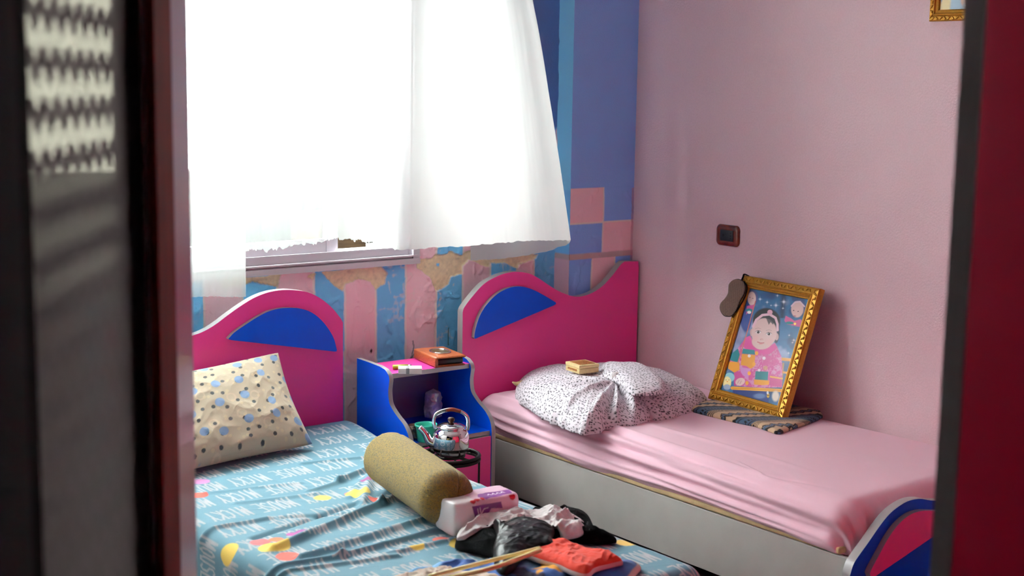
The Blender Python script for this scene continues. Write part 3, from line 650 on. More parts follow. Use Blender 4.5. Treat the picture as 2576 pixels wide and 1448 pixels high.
# ------------------------------------------------------------------ things on the nightstand
def obox(name, c, sx_, sy_, z0, z1, rz, m, parent=None, bev=.002):
    o = box(name, (-sx_/2, -sy_/2, z0), (sx_/2, sy_/2, z1), m, None, bev)
    me = o.data; me.transform(Matrix.Translation((c[0], c[1], 0)) @ Matrix.Rotation(rz, 4, 'Z'))
    if parent is not None:
        bpy.data.objects.remove(o); o = link(name, me, parent)
    return o
zs_ = .6225
wc = (-1.165, -.180); wr = math.radians(-10)
wl = empty('leather_wallet', (wc[0], wc[1], zs_), 'brown leather wallet with oval metal badge lying on the nightstand', 'wallet')
def wallet_shape(z0, z1, sx_, sy_, m, name, parent):
    X = []; n_ = 12
    pts = [(-sx_/2, z0), (-sx_/2, z1), (sx_/2-.01, z1)]
    obox(name, wc, sx_, sy_, z0, z1, wr, m, parent, .006)
wallet_shape(zs_+.0, zs_+.008, .125, .20, 'leather', 'leather_cover', wl)
wallet_shape(zs_+.009, zs_+.031, .112, .186, 'black', 'inner_pockets', wl)
wallet_shape(zs_+.032, zs_+.041, .128, .205, 'leather', 'leather_flap', wl)
obox('spine', (wc[0]-.060*math.cos(wr), wc[1]-.060*math.sin(wr)), .014, .205, zs_+.002, zs_+.040, wr, 'leather', wl, .006)
def ring(name, c, a, b, z, r, rz, m, parent, seg=40):
    ca, sa = math.cos(rz), math.sin(rz)
    P = [(c[0]+a*math.cos(t)*ca-b*math.sin(t)*sa, c[1]+a*math.cos(t)*sa+b*math.sin(t)*ca, z) for t in np.linspace(0, 2*math.pi, seg+1)]
    return tube(name, P, r, m, parent, 8, 1, caps=False)
bd = plate('badge', [np.array([wc[0]+.034*math.cos(t)*math.cos(wr)-.046*math.sin(t)*math.sin(wr), wc[1]+.034*math.cos(t)*math.sin(wr)+.046*math.sin(t)*math.cos(wr), zs_+.0435]) for t in np.linspace(0, 2*math.pi, 40, endpoint=False)], (0, 0, 1), .002, 'brass', wl)
ring('badge_rim', wc, .038, .05, zs_+.0435, .0022, wr, 'chrome', wl)

cg = at(1036, 930, 2, zs_+.012)
cp = empty('cigarette_pack', (cg[0], cg[1]+.01, zs_), 'white cigarette pack lying flat near the left front of the nightstand top', 'cigarette pack')
cr_ = math.radians(-33)
obox('carton', (cg[0], cg[1]+.012), .088, .055, zs_, zs_+.021, cr_, 'card', cp, .0015)
tag(obox('printed_band', (cg[0]-.008, cg[1]+.017), .012, .0556, zs_+.0004, zs_+.0214, cr_, 'grey', cp, .0005), 'grey band')
lg = at(1000, 925, 2, zs_+.01)
lt = empty('cigarette_lighter', (lg[0], lg[1], zs_), 'lime green lighter beside the white cigarette pack', 'lighter')
dr = np.array([math.cos(-.4), math.sin(-.4), 0]); lc = np.array([lg[0]+.028, lg[1]+.012, zs_+.0095])
tube('lighter_body', [lc-dr*.035, lc+dr*.022], .009, 'lime', lt, 12, 1); tube('lighter_head', [lc+dr*.0225, lc+dr*.036], .0075, 'chrome', lt, 12, 1)

zl = .3855
cc = at(1068, 1094, 2, zl+.03); cc = np.array([cc[0]+.02, cc[1]+.02, zl])
tag(lathe('plastic_cup', [(.0, .002), (.030, .001), (.031, .004), (.039, .058), (.042, .060), (.042, .066), (.0395, .066), (.0375, .059), (.029, .006), (0, .006)], (cc[0], cc[1], zl), 'teal'), 'teal plastic cup on the lower shelf behind the kettle', 'cup')
def crumple(name, c, rx, ry, h, m, seed, label, cat, amp=.2, taper=.2):
    n1, n2 = 70, 90; t = np.linspace(0, 1, n1); a = np.linspace(0, 2*np.pi, n2, endpoint=False); T, A = np.meshgrid(t, a, indexing='ij')
    r = np.sqrt(np.clip(1-(2*T-1)**6, 0, 1))*(1-taper*T); r *= 1+amp*(ridge(A*2.2, T*5, seed, 3)-.6)+amp*.6*fbm(A*1.5, T*3, seed+4)
    P = np.stack([c[0]+rx*r*np.cos(A), c[1]+ry*r*np.sin(A), c[2]+.001+h*(T+.06*amp*5*fbm(np.cos(A)*3, np.sin(A)*3, seed+8)*T)], -1)
    w_ = (np.minimum(1, np.minimum(T, 1-T)*8))[..., None]; mid = P.mean(axis=1, keepdims=True); P = mid*(1-w_)+P*w_
    P[..., 2] = np.maximum(P[..., 2], c[2]+.001)
    return tag(gridmesh(name, P, m, closed_v=True), label, cat)
b1 = at(1093, 1050, 1, -.16)
crumple('plastic_bag', (b1[0], -.15, zl), .038, .032, .128, 'film', 3, 'crumpled clear plastic bag standing at the back of the lower shelf', 'plastic bag', .3, .1)
b2 = at(1058, 1105, 1, -.33)
crumple('snack_bag', (b2[0]-.040, -.345, zl), .038, .036, .058, 'brownfilm', 7, 'crumpled brown bag at the left of the lower shelf beside the cup', 'bag', .35, .3)

# stand and kettle in front
kc = at(1126, 1141, 1, -.60); KX, KY, KZ = kc[0]+.01, kc[1], kc[2]
st = empty('kettle_stand', (KX, KY, 0), 'round black iron stand carrying the kettle', 'stand')
ring('top_ring', (KX, KY), .105, .105, KZ-.006, .0065, 0, 'iron', st, 48); ring('rim_band', (KX, KY), .105, .105, KZ-.019, .0065, 0, 'iron', st, 48)
ring('inner_ring', (KX, KY), .05, .05, KZ-.006, .006, 0, 'iron', st, 36)
for k in range(4):
    a = math.radians(45+90*k-38); ca, sa = math.cos(a), math.sin(a)
    tube('spoke', [(KX+.02*ca, KY+.02*sa, KZ-.0065), (KX+.104*ca, KY+.104*sa, KZ-.0065)], .0055, 'iron', st, 8, 1)
for k in range(4):
    a = math.radians(-38-8+90*k); ca, sa = math.cos(a), math.sin(a)
    tube('leg', [(KX+.106*ca, KY+.106*sa, KZ-.012), (KX+.106*ca, KY+.106*sa, 0)], .004, 'iron', st, 8, 1)
kt = empty('kettle', (KX, KY, KZ), 'shiny steel kettle with curved handle standing on the black iron stand', 'kettle')
kx, ky, kz = KX+.004, KY, KZ+.0005
lathe('body', [(0, .0), (.052, 0), (.058, .004), (.063, .014), (.0645, .035), (.0645, .062), (.0625, .074), (.056, .084), (.048, .089), (.047, .093), (.0475, .096)], (kx, ky, kz), 'chrome', kt, 64)
lid = lathe('lid', [(.0505, .095), (.0515, .098), (.048, .101), (.036, .107), (.02, .111), (.008, .112), (0, .112)], (kx, ky, kz), 'chrome', kt, 56)
lathe('lid_knob', [(.007, .111), (.0065, .114), (.0115, .118), (.0125, .127), (.009, .130), (0, .131)], (kx, ky, kz), 'knob', lid, 24)
ri = np.array([RT[0], RT[1], 0]); ri /= np.linalg.norm(ri)
kk = np.array([kx, ky, kz]); z3 = np.array([0, 0, 1.0])
tube('spout', [kk-ri*.050+z3*.030, kk-ri*.075+z3*.042, kk-ri*.090+z3*.068, kk-ri*.112+z3*.094], [.021, .017, .012, .010], 'chrome', kt, 20)
hd = [kk-ri*.056+z3*.088, kk-ri*.062+z3*.114, kk-ri*.054+z3*.141, kk-ri*.015+z3*.157, kk+ri*.025+z3*.155, kk+ri*.054+z3*.139, kk+ri*.061+z3*.112, kk+ri*.058+z3*.085]
hn = tube('handle', hd, .0042, 'chrome', kt, 10, 8, flat=1.6)
tag(tube('grip', [kk-ri*.020+z3*.1565, kk+ri*.005+z3*.1592, kk+ri*.034+z3*.1525], .0075, 'walnut', hn, 12, 6), 'brown grip')

# ------------------------------------------------------------------ cushions and bedding on the left bed
def pillow(name, corners, depth, label, cat, m, col, dispf, nu=230, nv=170, nrm=None, edge=.5):
    """corners TL,TR,BR,BL of the middle plane"""
    TL, TR_, BR, BL_ = [np.array(q, float) for q in corners]
    n0 = np.cross(TR_-TL, BL_-TL); n0 /= np.linalg.norm(n0)
    if nrm is not None and np.dot(n0, nrm) < 0: n0 = -n0
    w_, h_ = np.linalg.norm(TR_-TL), np.linalg.norm(BL_-TL)
    out = []
    cols = []
    for s in (1, -1):
        u = np.linspace(0, 1, nu); v = np.linspace(0, 1, nv); U, V_ = np.meshgrid(u, v, indexing='ij')
        a, b = abs(2*U-1), abs(2*V_-1)
        pin = .035*(1-b**2)*sm(.3, 1, a)*np.sign(U-.5); pin2 = .03*(1-a**2)*sm(.3, 1, b)*np.sign(V_-.5)
        U2, V2 = U-pin, V_-pin2
        P = (TL*(1-U2)[..., None]+TR_*U2[..., None])*(1-V2)[..., None]+(BL_*(1-U2)[..., None]+BR*U2[..., None])*V2[..., None]
        t = ((1-a**2.6)*(1-b**2.6))**edge*depth*.5
        t = np.maximum(t, .0); d = dispf(U*w_, V_*h_)*np.minimum(1, np.minimum(1-a, 1-b)*8)
        P = P+n0*(s*t+(d if s > 0 else 0))[..., None]
        out.append(P if s > 0 else P[:, ::-1]); c = col(U*w_, V_*h_); cols.append(c if s > 0 else c[:, ::-1])
    # one closed body: front and back strips joined around v
    P = np.concatenate([out[0], out[1]], 1); c = np.concatenate(cols, 1)
    return tag(gridmesh(name, P, m, None, c, closed_v=True, flip=True), label, cat)
pTR = at(700, 887, 1, -.135); pBR = at(786, 1116, 2, .452); pBL = at(492, 1178, 2, .452)
wv = (pBR-pBL); Lw = np.linalg.norm(wv); pBL = pBR-wv/Lw*.60
tl0 = at(489, 931, 1, -.16); tv = tl0-pTR; pTL = pTR+tv/np.linalg.norm(tv)*.56
def col_dots(u, v):
    c = np.ones(u.shape+(3,))*L(182, 168, 146); c = c*(1+.05*fbm(u*12, v*12, 1)[..., None])
    d = cellmin(u, v, .034, 61, 1, .8, .75); c = mix(c, L(200, 184, 150), .7*(1-sm(.17, .20, d)))
    rr = cellmin(u, v, .12, 67, 1, .7, .8)*.12; c = mix(c, L(204, 184, 160), .6*(1-sm(.002, .004, abs(rr-.016))))
    d = cellmin(u+.02, v+.01, .052, 62, 1, .6, .95)*.052; c = mix(c, L(76, 80, 82), 1-sm(.0066, .0082, d))
    d = cellmin(u, v+.03, .098, 63, 1, .45, .98)*.098; c = mix(c, L(118, 148, 186), .92*(1-sm(.0165, .0185, d)))
    return c
pillow('pillow', (pTL, pTR, pBR, pBL), .13, 'cream pillow with blue and grey dots leaning on the left headboard', 'pillow', 'fabric', col_dots,
       lambda u, v: .022*ridge(u*3+v*5, v*2.4-u*4, 5, 2)**2*sm(.05, .4, v)+.009*ridge(u*10+v*7, v*8-u*5, 15, 3)**2-.006, nrm=(0, -1, .3), edge=.42)

# bolster
ca_ = at(978, 1152, 2, .525); cb_ = at(1124, 1254, 2, .520)
def bolster():
    A = np.array([ca_[0], ca_[1], .525]); B = np.array([cb_[0], cb_[1], .520]); ax = B-A; Lb = np.linalg.norm(ax); ax /= Lb
    sd = np.cross(ax, [0, 0, 1]); sd /= np.linalg.norm(sd); up = np.cross(sd, ax); R = .086
    ex = .05
    t = np.linspace(0, 1, 170); a = np.linspace(0, 2*np.pi, 160, endpoint=False); T, An = np.meshgrid(t, a, indexing='ij')
    S = -ex+T*(Lb+2*ex)
    e = np.maximum(np.maximum(-S+.02, S-Lb+.02), 0)/(ex+.02); r = R*np.sqrt(np.clip(1-e**2.4, 0, 1))
    r = r*(1+.025*fbm(S*6, An*1.2, 4))-.006*np.exp(-((An-2.0)/.05)**2)
    r = r+.011*(ridge(An*5, S*2, 8, 2)-.5)*sm(.15, .7, e)*(1-e*.6)
    Z = np.where(np.sin(An) < 0, np.sin(An)*.93, np.sin(An))
    P = A+ax*S[..., None]+(sd*np.cos(An)[..., None]+up*Z[..., None])*r[..., None]
    return gridmesh('bolster_cushion', P, 'mustard', closed_v=True)
bo = tag(bolster(), 'mustard plush bolster lying across the blue sheet', 'bolster')

# tissue pack
tcn = at(1200, 1282, 2, .49); tz = .437
tp = empty('tissue_pack', (tcn[0], tcn[1], tz), 'pink and purple wrapped tissue pack beside the bolster', 'tissue pack')
ta = math.radians(-4)
def tissue():
    wx, wy, hz = .225, .112, .098; n1, n2 = 150, 150
    t = np.linspace(-1, 1, n1); a = np.linspace(0, 2*np.pi, n2, endpoint=False); T, A = np.meshgrid(t, a, indexing='ij')
    q = 7.0; ca, sa = np.cos(A), np.sin(A); rr = (abs(ca)**q+abs(sa)**q)**(-1/q)
    en = np.clip(1-abs(T)**30, 0, 1)**.3
    x = T*wx/2; y = ca*rr*wy/2*en; z = sa*rr*hz/2*en
    d = .004*fbm(x*30, A*3, 3)+.003*(ridge(x*25, A*2.5, 9, 2)-.5); y = y+ca*d; z = z+sa*d
    z = z+hz/2+.003; z = np.maximum(z, .001)
    c = np.ones(T.shape+(3,))*L(226, 186, 206)
    X, Z, Yy = x, z, y
    # printed front (-y) and top
    topm = (sa > .72)
    s2 = np.where(topm, hz+(y+wy/2), z)             # unrolled height: front 0..hz, top hz..hz+wy
    frm = (ca > -2)&((sa > .72)|(y < 0))
    F_ = lambda pts: sdf(X, s2, pts)
    white = sm(-.035, -.042, X+.25*np.abs(s2-.03)*0)
    c = mix(c, L(230, 226, 228), white*1.0)
    pur = L(120, 36, 130)
    c = mix(c, pur, (1-sm(0, .002, F_([(-.052, .086), (-.040, .050), (-.022, .036), (-.005, .046), (.012, .072), (.05, .066), (.045, .084)])))*frm)
    c = mix(c, pur, (1-sm(0, .002, F_([(-.015, .125), (.0, .108), (.09, .112), (.10, .14), (0, .15)])))*frm)
    for p in ([(-.034, .076), (-.029, .056)], [(-.026, .078), (-.021, .058), (-.012, .072), (.002, .074)], [(.065, .052), (.069, .038)], [(.071, .053), (.075, .038)], [(.073, .055), (.10, .054), (.098, .048)]):
        c = mix(c, L(235, 225, 235) if p[0][0] < .05 else L(96, 40, 120), (1-sm(.001, .0022, lined(X, s2, p)))*frm)
    for px_ in (.02, .035, .05, .065): c = mix(c, L(235, 225, 235), (1-sm(.0012, .0025, lined(X, s2, [(px_, .128), (px_+.006, .136), (px_+.01, .126)])))*frm)
    for (a_, b_, r_) in ((.008, .040, .0085), (.020, .041, .0085), (.014, .047, .008), (-.045, .102, .010), (-.03, .106, .010), (.085, .094, .010), (-.01, .112, .007)):
        c = mix(c, L(196, 24, 44), (1-sm(r_-.001, r_+.001, np.hypot(X-a_, s2-b_)))*frm)
    c = mix(c, L(170, 120, 165), .8*(1-sm(.0008, .002, abs(np.hypot(X-.009, (s2-.022)*1.4)-.006)))*frm); c = mix(c, L(170, 120, 165), .8*(1-sm(.0008, .002, abs(np.hypot(X-.021, (s2-.022)*1.4)-.006)))*frm)
    co, si = math.cos(ta), math.sin(ta)
    P = np.stack([tcn[0]+x*co-y*si, tcn[1]+x*si+y*co, tz+z], -1)
    return P, c
P, c = tissue()
gridmesh('wrapper', P, 'print', tp, c, closed_v=True, flip=True)

# clothes
zb = .436
def clothes(name, pxs, z, h0, amp, sc, m, seed, label, cat, colfun=None, sharp=3, cen=None, base_add=0, ang=.6, parent=None):
    poly = pxy(pxs, z); poly = [tuple(q[:2]) for q in spline([np.array(q) for q in poly], 6, True)]
    ca, sa = math.cos(ang), math.sin(ang)
    def hf(X, Y, R):
        u = X*ca+Y*sa; v = -X*sa+Y*ca
        q = ridge(u*sc*.6+1.8*fbm(X*6, Y*6, seed), v*sc+1.5*fbm(X*5, Y*5, seed+2), seed, 4)
        return amp*1.5*(q**2-.4)+amp*.5*fbm(X*sc*1.2, Y*sc*1.2, seed+3)+amp*.35*(ridge(u*sc*2.2, v*sc*2.2, seed+7, 2)-.5)
    o = heap(name, poly, zb+base_add, hf, m, parent, colfun, H0=h0, sharp=sharp, cen=cen)
    return tag(o, label, cat) if parent is None else o
clothes('black_garment', [(1146, 1352), (1158, 1325), (1215, 1310), (1290, 1303), (1400, 1275), (1450, 1272), (1480, 1287), (1505, 1330), (1552, 1346), (1520, 1352), (1440, 1352), (1380, 1368), (1340, 1390), (1262, 1392), (1200, 1378), (1150, 1366)], .455, .040, .022, 9, 'blackcloth', 11,
        'crumpled black garment spread on the blue sheet beneath the grey cloth', 'garment')
clothes('grey_garment', [(1150, 1320), (1170, 1288), (1220, 1272), (1250, 1256), (1330, 1256), (1388, 1246), (1440, 1262), (1472, 1285), (1464, 1310), (1420, 1318), (1395, 1300), (1330, 1285), (1300, 1300), (1240, 1300), (1200, 1312)], .505, .030, .026, 15, 'greycloth', 23,
        'light grey crumpled garment heaped on top of the black garment', 'garment', base_add=.026)
clothes('plastic_sack', [(1245, 1385), (1242, 1345), (1250, 1310), (1240, 1285), (1262, 1290), (1300, 1278), (1360, 1282), (1395, 1300), (1388, 1325), (1400, 1345), (1360, 1352), (1320, 1362), (1290, 1398), (1262, 1405)], .52, .035, .018, 10, 'blackshine', 31,
        'shiny black plastic sack bunched among the clothes, left of the red quilted cloth', 'bag', base_add=.042)
def col_red(X, Y, R):
    c = np.ones(X.shape+(3,))*L(206, 50, 28); c = c*(1+.12*fbm(X*20, Y*20, 5)[..., None])
    for k in range(4):
        u = X*.8+Y*.6+k*.045; st_ = abs(u+1.62+.1+.006*np.sin(Y*90)-.0); c = mix(c, L(240, 170, 160), .6*(1-sm(.0012, .003, st_)))
    c = mix(c, L(222, 205, 200), sm(.972, .98, R)); return c
clothes('children_blanket', [(980, 1460), (1060, 1425), (1180, 1418), (1280, 1375), (1300, 1360), (1340, 1372), (1400, 1395), (1470, 1400), (1530, 1400), (1608, 1408), (1600, 1430), (1560, 1462), (1400, 1500), (1150, 1500)], .455, .028, .022, 10, 'fabric', 47,
        'blue children\'s blanket with coloured patches under the red quilted cloth', 'blanket',
        lambda X, Y, R: mix(mix(mix(mix(mix(np.ones(X.shape+(3,))*L(50, 92, 160), L(120, 170, 212), sm(-.02, .03, fbm(X*7, Y*7, 91))), L(28, 34, 66), sm(.12, .16, fbm(X*9, Y*9, 93))), L(214, 150, 40), sm(.2, .23, fbm(X*14, Y*14, 95))), L(40, 110, 60), sm(.25, .27, fbm(X*12, Y*12, 97))), L(206, 190, 182), sm(.955, .97, R)), sharp=4)
clothes('red_quilted_cloth', [(1310, 1362), (1345, 1344), (1385, 1340), (1440, 1352), (1500, 1368), (1545, 1380), (1568, 1393), (1545, 1400), (1500, 1412), (1478, 1428), (1440, 1420), (1400, 1402), (1350, 1388), (1318, 1375)], .50, .022, .012, 16, 'fabric', 53,
        'red quilted cloth with pale edge lying on the blue children\'s blanket', 'cloth', col_red, base_add=.036, sharp=5)
clothes('cream_cloth', [(975, 1452), (1010, 1438), (1090, 1428), (1180, 1432), (1220, 1440), (1260, 1448), (1290, 1466), (1250, 1500), (1050, 1500)], .475, .022, .016, 16, 'creamcloth', 61,
        'cream cloth at the front end of the bed pile under the yellow stick', 'cloth', base_add=.022, sharp=4)
ya = [at(1078, 1449, 2, .50), at(1200, 1418, 2, .528), at(1300, 1393, 2, .538), at(1358, 1378, 2, .538)]
yb = [at(1130, 1452, 2, .50), at(1230, 1430, 2, .528), at(1310, 1402, 2, .538), at(1360, 1382, 2, .536)]
ys_ = empty('yellow_clothes_hanger', ya[1], 'pale yellow plastic hanger lying across the children\'s blanket', 'hanger')
tube('upper_bar', ya, .0052, 'yellow', ys_, 10, 6); tube('lower_bar', yb, .006, 'yellow', ys_, 10, 6)

# ------------------------------------------------------------------ right bed: folded blanket, framed portrait, mask, pillow, box
zt_ = .433
def col_ethnic(X, Y, R):
    u = Y+.35*X; v = X-.35*Y; c = np.ones(X.shape+(3,))*L(190, 160, 130)
    blk = L(24, 23, 26); bl_ = L(70, 92, 118)
    ub = np.mod(u, .21)/.21; tri = abs(np.mod(v/.036, 1)-.5)*2
    c = mix(c, bl_, (ub < .30)*1.0)
    c = mix(c, blk, ((ub > .03)&(ub < .055))*1.0); c = mix(c, blk, ((ub > .10)&(ub < .16)&(np.mod(v/.014, 1) > .45))*1.0); c = mix(c, blk, ((ub > .24)&(ub < .265))*1.0)
    c = mix(c, blk, ((ub > .30)&(ub < .345+.05*tri))*1.0)
    c = mix(c, blk, ((abs(ub-.55-.09*(tri-.5)) < .03))*1.0); c = mix(c, bl_, ((abs(ub-.62-.09*(tri-.5)) < .035))*1.0); c = mix(c, blk, ((abs(ub-.68-.09*(tri-.5)) < .018))*1.0)
    c = mix(c, blk, ((ub > .84)&(np.mod((ub-.84)*30, 1) > .5))*1.0)
    return c*(1+.08*fbm(X*150, Y*150, 5)[..., None])
bpoly = pxy([(1738, 1030), (1765, 1012), (1800, 1002), (1900, 1000), (1985, 1005), (2072, 1035), (2070, 1046), (2020, 1068), (1962, 1091), (1950, 1090), (1900, 1072), (1850, 1062), (1790, 1047), (1745, 1036)], .455)
bpoly = [(min(a, -.018), b) for a, b in bpoly]
heap('folded_throw', [tuple(q) for q in bpoly], zt_, lambda X, Y, R: .004*fbm(X*9, Y*9, 4), 'fabric', None, col_ethnic, H0=.015, sharp=14, nr=90, nt_=400, thick=.006, base=lambda X, Y: .4535-.016*np.exp(-((X+.15)/.16)**2-((Y+.87)/.33)**2))
tag(bpy.data.objects['folded_throw'], 'folded patterned throw in black, blue and sand under the leaning portrait', 'blanket')

zf = .457
BLp = at(1782, 1002, 2, zf); BRp = at(1970, 1057, 2, zf); TLp = at(1857, 690, 0, -.065); TRp = at(2056, 723, 0, -.065)
ex = BRp-BLp; FW = np.linalg.norm(ex); ex /= FW
ev = ((TLp-BLp)+(TRp-BRp))/2; ev -= ex*np.dot(ev, ex); FH = np.linalg.norm(ev); ev /= FH; en = np.cross(ex, ev)
if np.dot(en, CAM-BLp) < 0: en = -en
def fr(u, v, d=0): return BLp+ex*u*FW+ev*v*FH+en*d
pf = empty('framed_portrait', (BLp+BRp)/2, 'framed photograph of a toddler in a gold frame leaning on the wall', 'picture frame')
def moulding(name, corner, prof, m, parent):
    """mitred frame: prof = (inset, height) along the section"""
    V = []; n_ = len(prof)
    Wf, Hf = corner
    out = []
    for (i, h) in prof:
        out.append([(i, i, h), (Wf-i, i, h), (Wf-i, Hf-i, h), (i, Hf-i, h)])
    return out
def frame_obj(name, o3, exv, evv, env, Wf, Hf, prof, m, parent, orn=True):
    V = []; Fc = []; S = 60 if orn else 2
    for pi_, (i, h) in enumerate(prof):
        cs_ = [(i, i), (Wf-i, i), (Wf-i, Hf-i), (i, Hf-i)]
        for k in range(4):
            a = np.array(cs_[k]); b = np.array(cs_[(k+1) % 4])
            for s in range(S):
                t = s/S; q = a*(1-t)+b*t; hh = h
                V.append(o3+exv*q[0]+evv*q[1]+env*hh)
    R_ = 4*S
    for pi_ in range(len(prof)-1):
        for k in range(R_): Fc.append([pi_*R_+k, pi_*R_+(k+1) % R_, (pi_+1)*R_+(k+1) % R_, (pi_+1)*R_+k])
    return mesh(name, V, Fc, m, parent)
fo = frame_obj('gold_frame', BLp, ex, ev, en, FW, FH, [(0, -.022), (0, .0), (.003, .006), (.006, .004), (.026, .008), (.029, .011), (.032, .008), (.036, .010), (.040, .008), (.043, .002), (.047, .003), (.049, -.004)], 'gold', pf, False)
# carved leaf ornament along the frame
def ornament(o3, exv, evv, env, Wf, Hf, i0, h, pitch, parent, amp=.008, r=.0022, name='carved_scroll'):
    V = []; Fc = []
    def addtube(P):
        P = np.array(P); T = np.gradient(P, axis=0); b0 = len(V); n_ = len(P)
        for k in range(n_):
            t = T[k]/np.linalg.norm(T[k]); a = np.cross(t, env); a /= np.linalg.norm(a)
            rr = r*(.5+math.sin(math.pi*k/(n_-1)))
            for s in range(6): an = s*math.pi/3; V.append(P[k]+rr*(math.cos(an)*a+math.sin(an)*env))
        for k in range(n_-1):
            for s in range(6): Fc.append([b0+k*6+s, b0+k*6+(s+1) % 6, b0+(k+1)*6+(s+1) % 6, b0+(k+1)*6+s])
    cs_ = [(i0, i0), (Wf-i0, i0), (Wf-i0, Hf-i0), (i0, Hf-i0)]
    for k in range(4):
        a = np.array(cs_[k]); b = np.array(cs_[(k+1) % 4]); Ls = np.linalg.norm(b-a); d = (b-a)/Ls; nn = np.array([-d[1], d[0]])
        N = int(Ls/pitch)
        for j in range(N):
            s0 = (j+.1)*Ls/N; s1 = (j+1.0)*Ls/N; sg = 1 if j % 2 else -1
            P = []
            for t in np.linspace(0, 1, 9):
                q = a+d*(s0+(s1-s0)*t)+nn*sg*amp*math.cos(math.pi*t); P.append(o3+exv*q[0]+evv*q[1]+env*h)
            addtube(P)
            q = a+d*(s0+(s1-s0)*.5)-nn*sg*amp*.7; P = [o3+exv*(q+d*x_*.004)[0]+evv*(q+d*x_*.004)[1]+env*h for x_ in np.linspace(-1, 1, 4)]; addtube(P)
    return mesh(name, V, Fc, 'gold', parent, smooth=True)
ornament(BLp, ex, ev, en, FW, FH, .0155, .0078, .019, fo, .0065, .0022)
tube('easel_leg', [fr(.5, .8, -.025), fr(.5, .08, -.10)], .004, 'dark', pf, 8, 1)
plate('backing', [fr(0.02, .02, -.010), fr(.98, .02, -.010), fr(.98, .98, -.010), fr(.02, .98, -.010)], en, .006, 'dark', pf)

